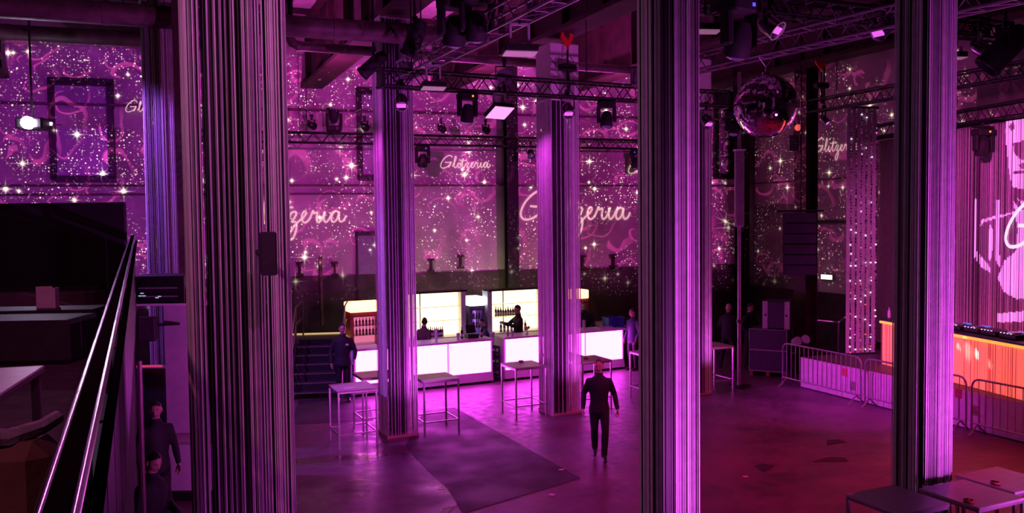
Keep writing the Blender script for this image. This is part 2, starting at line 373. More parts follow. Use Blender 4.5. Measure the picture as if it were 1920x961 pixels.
wn = struct(MB().box((-2, -4.5, 5), (34, 0.4, 10)).build('wall_front', DARKWALL))
# dark colour painted on both walls below the reach of the projected light
MB().box(((S_C + 3.5) / 2 - 3.6, -0.03, 1.32), (S_C + 10, 0.06, 2.64), M=MW).build('unlit_lower_band', DARKWALL, wb)
s0, h0 = rw(1396, 382); s1, _ = rw(1930, 400)
GREENW = mat('unlit green plaster', (0.22, 0.23, 0.20), 0.9, var=0.45, scale=1.1, bump=0.4, bscale=5)
MB().box((s0 / 2 + 1.7, -0.02, 3.25), (s0 + 2.6, 0.05, 2.75), M=MR).build('unlit_plaster_band', GREENW, wr)  # darker plaster colour paints the part the projected light misses
MB().box((6, -0.03, 0.95), (12, 0.06, 1.9), M=MR).build('unlit_lower_band', DARKWALL, wr)
def wall_strip(parent, M, f, a, b, thick, depth, m, name):
    (x0, h0), (x1, h1) = f(*a), f(*b); h = (h0 + h1) / 2
    MB().box(((x0 + x1) / 2, -depth / 2, h), (abs(x1 - x0), depth, thick), M=M).build(name, m, parent)
LEDGE = mat('dark wall ledge', (0.10, 0.07, 0.08), 0.6, 0.1, var=0.4)
wall_strip(wb, MW, bw, (-60, 206), (1380, 214), 0.06, 0.16, LEDGE, 'ledge')
wall_strip(wb, MW, bw, (-60, 229), (1380, 236), 0.52, 0.05, PLASTER, 'ledge')
wall_strip(wb, MW, bw, (-60, 350), (1380, 345), 0.045, 0.10, LEDGE, 'ledge')
wall_strip(wb, MW, bw, (-60, 363), (700, 364), 0.045, 0.08, LEDGE, 'ledge')
wall_strip(wb, MW, bw, (500, 525), (930, 522), 0.05, 0.05, LEDGE, 'crack_strip')
wall_strip(wr, MR, rw, (1392, 344), (1680, 329), 0.04, 0.06, LEDGE, 'ledge')
wall_strip(wr, MR, rw, (1530, 418), (1660, 412), 0.10, 0.10, BLACK, 'ledge')
wall_strip(wr, MR, rw, (1396, 490), (1480, 494), 0.05, 0.08, GREY, 'conduit')
# H-section stubs and thin conduits on the back wall
for px, py in ((562, 503), (627, 503), (807, 497), (862, 490), (1147, 488), (1090, 490)):
    x, h = bw(px, py); g = MB()
    g.box((x, -0.10, h), (0.05, 0.2, 0.34), M=MW); g.box((x, -0.10, h + 0.18), (0.20, 0.2, 0.05), M=MW); g.box((x, -0.10, h - 0.18), (0.20, 0.2, 0.05), M=MW)
    g.build('bracket_stub', RUST, wb)
x, h = bw(600, 480); x2, h2 = bw(601, 600)
MB().cyl((x, -0.2, h), (x, -0.2, 1.2), 0.05, n=8, M=MW).build('standpipe', PIPE, wb, True)
for a, b in (((612, 528), (613, 572)), ((553, 528), (566, 553)), ((668, 440), (668, 560))):
    (xa, ha), (xb, hb) = bw(*a), bw(*b)
    MB().bar((xa, -0.03, ha), (xb, -0.03, hb), 0.035, M=MW).build('conduit', LEDGE, wb)
# dark doorway by the fridge
xa, ha = bw(668, 434); xb, hb = bw(702, 434)
d1 = struct(MB().box(((xa + xb) / 2 + 0.15, -0.02, ha / 2), (xb - xa + 0.3, 0.05, ha - 0.1), M=MW).build('door_1', mat('dim violet door leaf', (0.22, 0.18, 0.30), 0.6)))
MB().box(((xa + xb) / 2 + 0.15, -0.06, ha - 0.05), (xb - xa + 0.4, 0.12, 0.12), M=MW).box((xa, -0.06, ha / 2), (0.06, 0.12, ha), M=MW).build('door_frame', BLACK, d1)
# windows
PANE = mat('blue tinted window pane', (0.36, 0.32, 0.42), 0.35, var=0.2, scale=2)
def window(n, a, b, mid=True, M=MW, f=bw, par=None):
    (xa, ha), (xb, hb) = f(*a), f(*b); fr = MB(); t = 0.16
    for c, d in ((((xa + xb) / 2, ha), (xb - xa + t, t * 1.2)), (((xa + xb) / 2, hb), (xb - xa + t, t)), ((xa, (ha + hb) / 2), (t, ha - hb)), ((xb, (ha + hb) / 2), (t, ha - hb))):
        fr.box((c[0], -0.07, c[1]), (d[0], 0.14, d[1]), M=M)
    o = struct(fr.build('window_%d' % n, BLACK))
    MB().box(((xa + xb) / 2, -0.01, (ha + hb) / 2), (xb - xa, 0.03, ha - hb), M=M).build('pane', PANE, o)
    return o
window(1, (96, 153), (211, 335)); window(2, (672, 171), (762, 333)); window(3, (1340, 178), (1368, 330))
xx, hh = rw(1414, 300)
# ------------------------------------------------------------------ ceiling, beams, soffit
ce = struct(MB().box((0, 14, 10.15), (46, 42, 0.3)).build('ceiling', CEIL))
for k in range(-8, 9):                                 # boarding joints run along the hall
    c = V((0, 16, 9.98)) + UD * (k * 1.35)
    MB().bar(c - VD * 17, c + VD * 15, 0.05, 0.06).build('joist', LEDGE, ce)
for k in range(7):
    c = V((-2, 8, 9.93)) + VD * (k * 2.6)
    MB().bar(c - UD * 16, c + UD * 14, 0.12, 0.14).build('purlin', RUST, ce)
MB().box(((S_C - 16) / 2, 0.0, 9.55), (S_C + 16, 0.5, 0.95), M=MW).build('trim_1', PLASTER)
MB().box((14, 0.0, 9.55), (28, 0.5, 0.95), M=MR).build('trim_2', DARKWALL)
for n in ('trim_1', 'trim_2'): struct(bpy.data.objects[n])
def beam(x, y, y0, y1):
    o = V((x, y, 0)); k = MB()
    p = o + VD * ((y0 - y) / VD.y); q = o + VD * ((y1 - y) / VD.y)
    z = lambda t: V((0, 0, t))
    k.bar(p + z(8.17), q + z(8.17), 0.62, 0.09); k.bar(p + z(9.9), q + z(9.9), 0.62, 0.09); k.bar(p + z(9.05), q + z(9.05), 0.30, 1.70)
    n = int((y1 - y0) / 1.6)
    for i in range(n):
        c = p + (q - p) * ((i + .5) / n); k.bar(c + z(8.2), c + z(9.86), 0.56, 0.04, ref=tuple(VD))
    return struct(k.build('beam', RUST))
for i, (x, y) in enumerate(COLS[:4]): beam(x, y, 1.0, (24.4, 25.4, 26.7, 28.2)[i])
beam(7.7, 22.3, 4.0, 29.0)
beam(-9.6, 13.2, 1.0, 22.8)
# cross girder along the near end, its dark end against the left
def cross(px, py, h, w, t, a=-20, b=14):
    c = at_h(px, py, h); k = MB(); k.bar(c + UD * a, c + UD * b, w, t); return struct(k.build('beam', RUST))
# wall columns of dark steel
def hcol(p, ang, w, d, z0, z1, m=RUST):
    M = frame2((p.x, p.y, 0), ang); k = MB(); z = (z0 + z1) / 2; L = z1 - z0
    k.box((0, 0, z), (0.03, d, L), M=M); k.box((0, -d / 2, z), (w, 0.03, L), M=M); k.box((0, d / 2, z), (w, 0.03, L), M=M)
    return struct(k.build('steel_column', m))
s, h = bw(955, 300); hcol(PB + DB * s + V((0.05, -0.30, 0)), A_BACK, 0.36, 0.34, 0, 9.05, BLACKM)
hcol(PC + DB * -0.1 + V((-0.2, -0.5, 0)), A_BACK, 0.34, 0.34, 0, 9.05, BLACKM)
STC = at_y(1511, 400, 22.9); hcol(STC, A_R, 0.42, 0.40, 0, 9.9, RUST)
# pipes under the roof
def pipe(a, b, r, m=PIPE, drop=None, name='pipe'):
    k = MB(); k.cyl(a, b, r, n=14, caps=True)
    L = (V(b) - V(a)); n = max(2, int(L.length / 1.8))
    for i in range(n + 1):
        c = V(a) + L * (i / n); d = L.normalized() * 0.05
        k.cyl(c - d, c + d, r * 1.06, n=14)
    o = struct(k.build(name, m, None, True)); return o
a = at_y(500, 50, 15.2); b = at_y(705, 60, 15.9); d = (b - a).normalized(); pz = lambda p: V((p.x, p.y, 7.72))
a, b = pz(a), pz(b); d = (b - a).normalized()
p1 = pipe(a - d * 12, b + d * 1.15, 0.19)
a2, b2 = pz(at_y(560, 98, 17.6)), pz(at_y(1150, 133, 20.7)); a2.z = b2.z = 7.82; d = (b2 - a2).normalized()
p2 = pipe(a2, b2 + d * 1.5, 0.10)
k = MB(); k.tube([a2, a2 - d * 0.12 + V((0, 0, 0.05)), a2 - d * 0.2 + V((0, 0, 0.2)), a2 - d * 0.2 + V((0, 0, 2.1))], 0.10, 10); k.build('elbow', PIPE, p2, True)
q = at_y(150, 72, 17.5); q.z = at_y(150, 72, 17.5).z
p3 = pipe(V((-14, q.y - 2.2, q.z)), V((-5.6, q.y + 0.9, q.z)), 0.15)
for px in (545, 660):                                  # pipe hangers
    c = line_px(a, b, px); MB().cyl((c.x, c.y, 7.85), (c.x, c.y, 9.95), 0.045, n=6).build('hanger', BLACK, p1)
# ------------------------------------------------------------------ string columns
STR_W = mat('white cord', (0.70, 0.66, 0.68), 0.55, var=0.1)
STR_G = mat('grey cord', (0.24, 0.22, 0.24), 0.6)
STR_K = mat('black cord', (0.012, 0.011, 0.012), 0.6)
STR_V = mat('lilac cord', (0.50, 0.40, 0.58), 0.5)
COREM = mat('dark column core', (0.060, 0.045, 0.050), 0.7, var=0.5, scale=3)
COREW = mat('white column casing', (0.66, 0.62, 0.64), 0.7, var=0.08)
PLINTH = mat('pale plinth board', (0.42, 0.26, 0.24), 0.6)
def strings(s, z0, z1, pitch, rnd, wmin, wmax, dark, splay=0.0, faces=(0, 1, 2, 3), bands=False, y_dense=False):
    """cords hanging on the four sides of a square of side s"""
    k = MB(); hs = s / 2
    for fc in faces:
        a = fc * math.pi / 2; t = -hs; run, left = 0, 0
        while t < hs:
            wd = rnd.uniform(wmin, wmax)
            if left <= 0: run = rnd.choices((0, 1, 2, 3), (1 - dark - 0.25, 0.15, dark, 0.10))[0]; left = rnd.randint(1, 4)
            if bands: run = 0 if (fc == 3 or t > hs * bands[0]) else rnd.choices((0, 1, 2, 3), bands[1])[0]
            left -= 1; dd = rnd.uniform(-0.012, 0.012)
            c, sn = math.cos(a), math.sin(a)
            def P(u, v, z): return (u * c - v * sn, u * sn + v * c, z)
            y = -hs + dd; sp = rnd.uniform(-splay, splay); th = 0.004
            vs = [P(t + i * wd / 2 + (sp if z == z0 else 0), y + j * th, z) for z in (z0, z1) for i, j in ((-1, -1), (1, -1), (1, 1), (-1, 1))]
            k.add(vs, [(0, 1, 5, 4), (1, 2, 6, 5), (2, 3, 7, 6), (3, 0, 4, 7)], run)
            t += wd + rnd.uniform(0, 2) * (pitch - (wmin + wmax) / 2) * (.65 if bands and y_dense and (fc == 3 or t > hs * bands[0]) else 1)
    return k
def string_column(x, y, s, core, seed, label, pitch=0.02, wmin=0.008, wmax=0.016, dark=0.25, z1=8.1, plinth=True, casing=False, ztop=8.12, bands=False, head=False):
    rnd = random.Random(seed)
    t = thing('string_column', label, 'column', (x, y, 0), A_COL, 'string curtained columns')
    MB().box((0, 0, ztop / 2), (core, core, ztop)).build('core', COREW if casing else COREM, t)
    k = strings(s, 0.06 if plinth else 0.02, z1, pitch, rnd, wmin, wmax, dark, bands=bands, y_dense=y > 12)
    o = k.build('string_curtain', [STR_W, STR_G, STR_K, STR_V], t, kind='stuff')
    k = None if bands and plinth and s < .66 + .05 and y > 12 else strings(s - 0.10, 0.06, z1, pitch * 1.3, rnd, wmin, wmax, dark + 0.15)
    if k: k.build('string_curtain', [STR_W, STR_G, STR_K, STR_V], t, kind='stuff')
    if head: MB().cbox((0, 0, (z1 + .05 + ztop) / 2), (s, s, ztop - z1 - .05), .01).build('head_casing', COREW, t)
    if plinth: MB().cbox((0, 0, 0.03), (s + 0.03, s + 0.03, 0.06), 0.008).build('plinth', PLINTH, t)
    fr = MB()
    for a in range(4):
        M = Matrix.Rotation(a * math.pi / 2, 4, 'Z'); fr.box((0, -s / 2, z1 + 0.02), (s + 0.04, 0.04, 0.05), M=M)
    fr.build('curtain_rail', WHITE, t)
    return t
string_column(*COLS[0], 0.72, 0.42, 1, 'string curtained column in bluish light beyond the balcony rail, mostly hidden', casing=True, dark=0.12)
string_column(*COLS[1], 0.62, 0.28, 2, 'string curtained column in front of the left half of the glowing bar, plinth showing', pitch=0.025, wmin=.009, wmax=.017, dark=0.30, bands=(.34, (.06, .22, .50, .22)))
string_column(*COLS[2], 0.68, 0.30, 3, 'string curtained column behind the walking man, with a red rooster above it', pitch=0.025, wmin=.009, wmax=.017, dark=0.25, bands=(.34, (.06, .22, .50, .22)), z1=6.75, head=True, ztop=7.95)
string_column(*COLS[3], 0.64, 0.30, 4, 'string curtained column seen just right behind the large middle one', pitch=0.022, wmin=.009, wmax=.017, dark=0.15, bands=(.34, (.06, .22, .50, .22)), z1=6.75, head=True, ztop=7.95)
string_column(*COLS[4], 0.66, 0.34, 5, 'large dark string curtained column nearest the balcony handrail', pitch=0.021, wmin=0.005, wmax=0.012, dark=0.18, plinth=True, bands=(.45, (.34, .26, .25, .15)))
string_column(*COLS[5], 0.43, 0.26, 6, 'tall string curtained column right of the walking man, dark left side and magenta right side', pitch=0.014, wmin=0.006, wmax=0.013, dark=0.22)
string_column(*COLS[6], 0.46, 0.30, 7, 'string curtained column rising between the pale tables in front of the barriers', pitch=0.015, wmin=0.006, wmax=0.014, dark=0.20)
# ------------------------------------------------------------------ trusses
def truss(p, q, label, size=0.29, seg=0.45, m=TRUSS, group='black lighting trusses'):
    p, q = V(p), V(q); d = (q - p); L = d.length; d.normalize()
    t = thing('truss', label, 'truss', p, math.atan2(d.y, d.x), group)
    h = size
    cs = [(y, z) for y in (-h / 2, h / 2) for z in (0, h)]
    for y, z in cs: MB().cyl((0, y, z), (L, y, z), 0.024, n=6).build('chord', m, t)
    k = MB(); n = int(L / seg); e = L / n
    for i in range(n):
        x0, x1, xm = i * e, (i + 1) * e, (i + .5) * e
        for y in (-h / 2, h / 2): k.cyl((x0, y, 0), (xm, y, h), 0.010, n=4, caps=False); k.cyl((xm, y, h), (x1, y, 0), 0.010, n=4, caps=False)
        for z in (0, h): k.cyl((x0, -h / 2, z), (x0, h / 2, z), 0.010, n=4, caps=False)
        k.cyl((x0, -h / 2, 0), (x1, h / 2, 0), 0.010, n=4, caps=False)
    k.build('lacing', m, t, kind='stuff')
    for x in (0.04, L - 0.04):
        MB().box((x, 0, h / 2), (0.05, h + 0.06, h + 0.06)).build('end_plate', m, t)
    return p, q
def ext(a, b, ea, eb):
    d = (b - a).normalized(); return a - d * ea, b + d * eb
TZ = 6.9
T1 = truss(*ext(at_h(748, 152, TZ), at_h(1035, 10, TZ), -0.25, 1.1), 'dull aluminium truss running from the second column towards the viewer overhead', m=TRUSSA)
T2 = truss(*ext(at_h(720, 162, 6.60), at_h(1200, 190, 6.60), 0.1, 2.2), 'black truss crossing in front of the columns above the bar')
T3 = truss(*ext(at_h(520, 266, 6.42), at_h(1200, 279, 6.42), 2.0, 2.4), 'black truss close before the projected back wall', size=0.27)
T4 = truss(*ext(at_h(1312, 133, TZ), at_h(1480, 96, TZ), 1.8, 5.0), 'truss that carries the mirror ball', m=TRUSSA)
b5 = at_h(1530, 209, TZ)
T5 = truss(b5 + VD * 0.2, b5 - VD * 9.0, 'black truss above the sequin strips and stage')
b7 = at_h(1500, 32, 7.7); truss(b7 - UD * 3, b7 + UD * 4.5, 'black truss crossing high up at the top edge above the mirror ball')
b8 = at_h(1720, 60, 7.4); truss(b8 - UD * 4.2, b8 + UD * 2.2, 'black truss crossing high up between mirror ball and right column')
# truss hangers: steel wires up to the roof
for (p, q), ts, nm in ((T2, (0.08, 0.55, 0.9), 'the crossing truss above the bar'), (T3, (0.18, 0.3, 0.62, 0.85), 'the far truss before the projected wall'), (T4, (0.4, 0.7), 'the mirror ball truss'), (T5, (0.1, 0.4), 'the stage truss'), (T1, (0.15, 0.6), 'the long truss overhead')):
    for i_, f in enumerate(ts):
        c = p + (q - p) * f; k = MB(); k.cyl((0, 0, 0.29), (0, 0, 9.84 - c.z), 0.012, n=5)
        o = k.build('hanging_cable', BLACK, None, loc=c); tag(o, 'thin black %s cable from left, holding %s' % (('first', 'second', 'third', 'fourth')[i_], nm), 'cable', 'truss hanging cables')
# ------------------------------------------------------------------ lamps and fixtures
LENS = mat('magenta glowing lens', (0.3, 0.05, 0.3), 0.2, emit=(1.0, 0.16, 1.0), strength=0.8)
LENSB = mat('dim violet lens', (0.10, 0.04, 0.16), 0.12, emit=(0.35, 0.08, 0.6), strength=0.10)
PANELE = mat('lit pale pink panel', (0.8, 0.6, 0.7), 0.4, emit=(1.0, 0.42, 0.78), strength=0.95)
BLUELED = mat('blue indicator', (0.05, 0.05, 0.6), 0.3, emit=(0.10, 0.06, 1.0), strength=1.6)
AMBLED = mat('amber indicator', (0.6, 0.3, 0.05), 0.3, emit=(1.0, 0.35, 0.02), strength=1.6)
SILV = mat('polished lamp housing', (0.22, 0.18, 0.23), 0.22, 0.95)
PANELD = mat('dim flood face', (0.22, 0.18, 0.2), 0.4, emit=(1.0, 0.42, 0.78), strength=0.2)
def aimM(loc, d):
    d = V(d).normalized(); z = -d; x = V((0, 0, 1)).cross(z)
    x = V((1, 0, 0)) if x.length < 1e-3 else x.normalized(); y = z.cross(x)
    return Matrix((x, y, z)).transposed()
def yoke(k, w, h, t=0.02, dp=0.04):
    k.box((-w / 2, 0, -h / 2), (t, dp, h)); k.box((w / 2, 0, -h / 2), (t, dp, h)); k.box((0, 0, 0), (w + t, dp, t))
def par_can(top, aim, label, r=0.11, L=0.30, lens=LENS, body=BLACK, yh=0.28, group='par cans on the trusses', slot=False):
    """top: where it clamps on; hangs below"""
    t = thing('par_can', label, 'spotlight', top, 0, group)
    MB().cyl((0, 0, 0), (0, 0, 0.14), 0.03, n=8).box((0, 0, 0.12), (0.09, 0.07, 0.09)).build('clamp', BLACK, t)
    M = aimM(top, aim); ang = math.atan2(M[1][0], M[0][0]); ang = math.atan2(M.col[0].y, M.col[0].x)
    k = MB(); yoke(k, r * 2.3, yh); o = k.build('yoke', body, t); o.rotation_euler = (0, 0, ang)
    T = Matrix.Translation((0, 0, -yh)) @ M.to_4x4()
    k = MB(); k.lathe([(r * .55, L * .55), (r * .8, L * .45), (r, L * .15), (r, -L * .45), (r * 1.07, -L * .45), (r * 1.07, -L * .55), (r * .93, -L * .55), (r * .9, -L * .38)], 14, M=T)
    hb = k.build('housing', body, t, True)
    k = MB()
    if slot: k.box((0, 0, -L * .47), (r * 1.5, r * .7, 0.02), M=T)
    else: k.cyl((0, 0, -L * .38), (0, 0, -L * .42), r * .9, n=14, M=T)
    k.build('lens', lens, t); return t
def moving_head(top, label, s=1.0, lens=LENSB, led=BLUELED, turn=0.4, group='black moving heads', up_=False, body=BLACKM):
    t = thing('moving_head', label, 'spotlight', top, turn, group); sg = 1 if up_ else -1
    k = MB(); k.cbox((0, 0, sg * 0.10 * s), (0.34 * s, 0.26 * s, 0.13 * s), 0.02 * s); k.box((0, 0, 0), (0.46 * s, 0.04 * s, 0.04 * s)); k.build('base', body, t)
    for x in (-1, 1):
        k = MB(); k.cbox((x * 0.16 * s, 0, sg * 0.30 * s), (0.06 * s, 0.14 * s, 0.32 * s), 0.02 * s); k.build('arm', body, t)
    k = MB(); prof = [(0.02, .17), (.07, .16), (.105, .08), (.12, -.02), (.125, -.13), (.11, -.16), (.105, -.14)]
    T = Matrix.Translation((0, 0, sg * 0.40 * s)) @ Matrix.Rotation(0.25 * (1 if turn > 0 else -1), 4, 'X')
    if up_: T = T @ Matrix.Rotation(math.pi, 4, 'X')
    k.lathe([(r * s, z * s) for r, z in prof], 16, M=T); k.build('head', body, t, True)
    MB().ball((0, 0, -.14 * s), (.10 * s, .10 * s, .045 * s), 14, 6, M=T).build('lens', lens, t, True)
    MB().box((0.05 * s, -0.135 * s, sg * 0.10 * s), (0.03 * s, 0.015, 0.03 * s)).build('indicator', led, t)
    return t
def flood(top, label, rz=0.3, tilt=0.25, w=0.42, d=0.26, yh=0.36, em=PANELE, group='flat flood panels'):
    t = thing('flood_panel', label, 'floodlight', top, rz, group)
    k = MB(); yoke(k, w * 0.55, yh, 0.03); k.build('yoke', GREY, t)
    MB().cyl((0, 0, 0), (0, 0, 0.12), 0.025, n=8).build('clamp', BLACK, t)
    T = Matrix.Translation((0, 0, -yh)) @ Matrix.Rotation(tilt, 4, 'X')
    MB().cbox((0, 0, 0.02), (w, d, 0.09), 0.015, M=T).build('housing', BLACK, t)
    MB().box((0, 0, -0.032), (w * .95, d * .92, 0.012), M=T).build('light_face', em, t); return t
def under(T, px, dz=0.0):
    c = line_px(V(T[0]), V(T[1]), px); return V((c.x, c.y, c.z + dz))
def pt(px, py, y): return at_y(px, py, y)
def rod(t):
    q = t.location; under_beam = any(abs((V((q.x, q.y, 0)) - V((x, y, 0))).cross(VD).z) < .42 for x, y in COLS[:4] + [(7.7, 22.3), (-9.6, 13.2)])
    MB().cyl((0, 0, 0), (0, 0, max(.2, (8.12 if under_beam else 9.84) - t.location.z)), 0.025, n=6).build('drop_rod', BLACK, t); return t
DN = (0.1, -0.25, -1)
# on the long truss and at its corner
c = at_y(676, 100, 16.6); rod(par_can(pt(700, 104, 16.3), (-0.8, -0.2, -0.75), 'black can lamp tilted down left at the truss corner', 0.13, 0.55, BLACKM, BLACKM, 0.16))
rod(par_can(pt(778, 48, 15.2), (-0.45, 0.1, -1), 'black can lamp standing steep above the truss corner', 0.15, 0.6, BLACKM, BLACKM, 0.22))
rod(moving_head(pt(852, -12, 12.6), 'large black moving head at the top edge with amber light, left one', 1.35, led=AMBLED, turn=0.5))
rod(moving_head(pt(893, -20, 12.3), 'large black moving head at the top edge, right beside the amber one', 1.3, led=BLACK, turn=0.2))
flood(under(T1, 812, -0.02), 'flat flood panel hung under the long truss near the second column', 0.3, -0.10, em=PANELD)
flood(under(T1, 974, -0.04), 'flat flood panel with tall grey yoke in front of the third column top', 0.2, -0.06, 0.46, 0.30, em=PANELD)
flood(under(T2, 936, 0.0), 'flat flood panel glowing pale pink below the crossing truss', 0.65, -0.50, 0.46, 0.40, 0.34)
moving_head(under(T2, 876), 'black moving head under the crossing truss, left of the glowing flood panel', 1.0, led=AMBLED, turn=0.5)
moving_head(under(T2, 1137), 'black moving head under the crossing truss, right of the third column', 1.0, turn=-0.3, led=BLACK)
MS = 'magenta lit chrome par lamp '
par_can(under(T2, 752, -0.02), (0.1, -1.0, -1.2), MS + 'high on the second column', 0.11, 0.26, LENS, SILV, 0.22, slot=True)
par_can(under(T2, 1064, -0.02), (0.2, -1.0, -1.2), MS + 'high on the third column', 0.11, 0.26, LENS, SILV, 0.22, slot=True)
par_can(under(T2, 1324, -0.1), (0.5, -1.0, -1.2), MS + 'just left of the mirror ball', 0.11, 0.26, LENS, SILV, 0.22, slot=True)
rod(par_can(pt(1545, 210, 21.8), (0.9, -0.7, -1.2), MS + 'small, under the stage truss beside the rooster', 0.10, 0.24, LENS, SILV, 0.2, slot=True))
rod(par_can(pt(1443, 20, 12.2), (0.8, -0.7, -0.9), MS + 'with bright slot above the mirror ball', 0.14, 0.30, LENS, SILV, 0.20, slot=True))
rod(par_can(pt(1656, 30, 12.5), (-0.9, -0.5, -0.8), MS + 'left of the right column near the top', 0.12, 0.28, LENS, SILV, 0.18, slot=True))
rod(par_can(pt(1838, 62, 14.2), (0.9, -0.7, -0.9), MS + 'with bright slot, right of the right column', 0.12, 0.30, LENS, SILV, 0.24, slot=True))
rod(moving_head(pt(1385, -8, 11.4), 'big black moving head with violet lens at the top edge above the mirror ball', 1.45, turn=0.6))
rod(flood(pt(1322, 28, 12.0), 'flat flood panel peeping out right of the middle column top', 0.1, -0.03, 0.42, 0.26, 0.2, em=PANELD))
rod(flood(pt(1793, 88, 14.0), 'flat flood panel just right of the right column', 0.1, -0.03, 0.30, 0.2, 0.15, em=PANELD))
rod(par_can(pt(1885, 60, 13.2), (-0.7, 0.2, -0.8), 'black can lamp tilted left near the top right edge', 0.2, 0.7, LENSB, BLACKM, 0.25))
moving_head(under(T3, 792), 'black moving head under the far truss before the lettered wall', 1.15, turn=0.4)
moving_head(under(T3, 1194), 'black moving head with blue light under the far truss', 1.15, turn=-0.9)
moving_head(under(T3, 627, 0.28), 'black moving head standing on top of the far truss', 1.2, up_=True, turn=0.3, led=BLACK)
for px, nm in ((585, 'left end of the far truss'), (684, 'window on the far truss'), (828, 'lettered wall on the far truss'), (911, 'dark wall column on the far truss')):
    par_can(under(T3, px, 0.62), (0.5, 0.8, -0.3), 'small black lamp standing before the ' + nm, 0.10, 0.2, BLACKM, BLACK, 0.14)
par_can(under(T3, 995, 0), (0.1, -1, -0.8), MS + 'hung beneath the far truss', 0.11, 0.26, LENSB, SILV, 0.2)
par_can(under(T2, 946, 0.5), (0.1, -1, -0.2), 'round lamp on top of the crossing truss above the glowing flood panel', 0.14, 0.22, SILV, SILV, 0.18)
rod(moving_head(pt(1376, 206, 19.2), 'black moving head with blue light just left of the mirror ball', 1.0, led=BLUELED, turn=-0.5, lens=LENSB))
# mirror ball
c = under(T4, 1436); mp = at_y(1436, 199, c.y)
mb = thing('mirror_ball', 'large mirror ball hung from the truss left of the stage', 'mirror ball', mp)
rr = 58 / 1600 * mp.y
MIR = mat('mirror tiles', (0.85, 0.82, 0.86), 0.04, 1.0, var=0.02)
k = MB(); rnd = random.Random(3); nv = 44
for j in range(nv):
    t0, t1 = -math.pi / 2 + math.pi * j / nv, -math.pi / 2 + math.pi * (j + 1) / nv; tm = (t0 + t1) / 2
    nu = max(4, int(2 * nv * math.cos(tm)))
    for i in range(nu):
        a0, a1 = 6.28318 * i / nu, 6.28318 * (i + 0.94) / nu; am = (a0 + a1) / 2
        n = V((math.cos(tm) * math.cos(am), math.cos(tm) * math.sin(am), math.sin(tm)))
        jit = V((rnd.uniform(-1, 1), rnd.uniform(-1, 1), rnd.uniform(-1, 1))) * 0.012; nn = (n + jit).normalized()
        P = []
        for a, t in ((a0, t0), (a1, t0), (a1, t1 - .004), (a0, t1 - .004)):
            d = V((math.cos(t) * math.cos(a), math.cos(t) * math.sin(a), math.sin(t)))
            P.append(d * (rr * nn.dot(n) / max(.5, nn.dot(d))))
        k.add(P, [(0, 1, 2, 3)])
k.build('mirror_tiles', MIR, mb, kind='stuff')
MB().ball((0, 0, 0), rr * 0.985, 32, 20).build('ball_core', BLACK, mb, True)
MB().cyl((0, 0, rr * .98), (0, 0, rr * 1.08), 0.06, n=10).build('cap', CHROME, mb)
tc = (c.z - mp.z); k = MB(); k.cyl((0, 0, rr * 1.06), (0, 0, rr * 1.06 + 0.12), 0.018, n=6)
for x in (-0.14, 0.14): k.cyl((0, 0, rr * 1.06 + 0.1), (x, 0, tc + 0.02), 0.008, n=5)
k.build('chain', ALU, mb)
# roosters and their boxes
RED_M = mat('red rooster plastic', (0.75, 0.03, 0.02), 0.5, var=0.1, emit=(0.9, 0.03, 0.02), strength=0.0)
ROO = [(-.75, 1.0), (-.55, .55), (-.35, .35), (0, .15), (.2, .5), (.25, .85), (.3, 1.05), (.42, .92), (.5, 1.02), (.58, .85), (.85, .72), (.6, .6), (.62, .35), (.5, .1), (.35, -.3), (.1, -.5), (.1, -.9), (0, -.9), (-.02, -.5), (-.35, -.35), (-.7, 0), (-.95, .5), (-.9, .85)]
def rooster(px, py, y, s, label, rz, V_=False):
    t = thing('rooster_figure', label, 'rooster', at_y(px, py, y), rz, 'red rooster figures')
    MB().prism([(a * s, b * s) for a, b in ROO], -s * .12, s * .12, axis='y').build('bird', RED_M, t)
    MB().cyl((0, 0, -s * 2.6), (0, 0, -s * .9), 0.02, n=6).build('stick', BLACK, t)
    k = MB(); k.cbox((0, 0, -s * 2.7), (s * 1.9, s, s * .7), .02); k.cyl((0.02, 0, -s * 5), (0, 0, -s * 3), 0.035, n=6); k.build('lamp_box', BLACKM, t)
rooster(1540, 122, 21.7, 0.19, 'red rooster figure above the stage truss beside the steel column', A_BACK)
rooster(1064, 78, 18.1, 0.20, 'red rooster figure on top of the third column', A_BACK + 0.4)
# ------------------------------------------------------------------ the bar
GLOW = mat('backlit acrylic', (0.9, 0.8, 0.9), 0.3, emit=(1.0, 0.060, 1.0), strength=15.0, var=0.02)
WARM = mat('warm lit shelf back', (0.9, 0.85, 0.7), 0.4, emit=(1.0, 0.84, 0.44), strength=2.0, var=0.03)
ORG = mat('orange lit header', (0.9, 0.6, 0.2), 0.4, emit=(1.0, 0.42, 0.16), strength=5.0)
COOLH = mat('cool lit header', (0.8, 0.85, 0.9), 0.4, emit=(0.85, 0.90, 1.0), strength=2.0)
VIOI = mat('violet lit fridge inside', (0.4, 0.2, 0.6), 0.4, emit=(0.42, 0.15, 1.0), strength=1.6)
PINKI = mat('pink lit fridge inside', (0.6, 0.2, 0.4), 0.4, emit=(1.0, 0.22, 0.42), strength=0.8)
P_BAR = V((-3.80, 20.48, 0)); A_BAR = math.atan2(23.92 - 20.48, 3.14 + 3.80); BD = V((math.cos(A_BAR), math.sin(A_BAR), 0)); BN = V((-BD.y, BD.x, 0))
def barx(px, py=690, off=0.0):
    q = P_BAR + BN * off; h = on_pl(px, py, (q.x, q.y), A_BAR); return (h - q).dot(BD), h.z
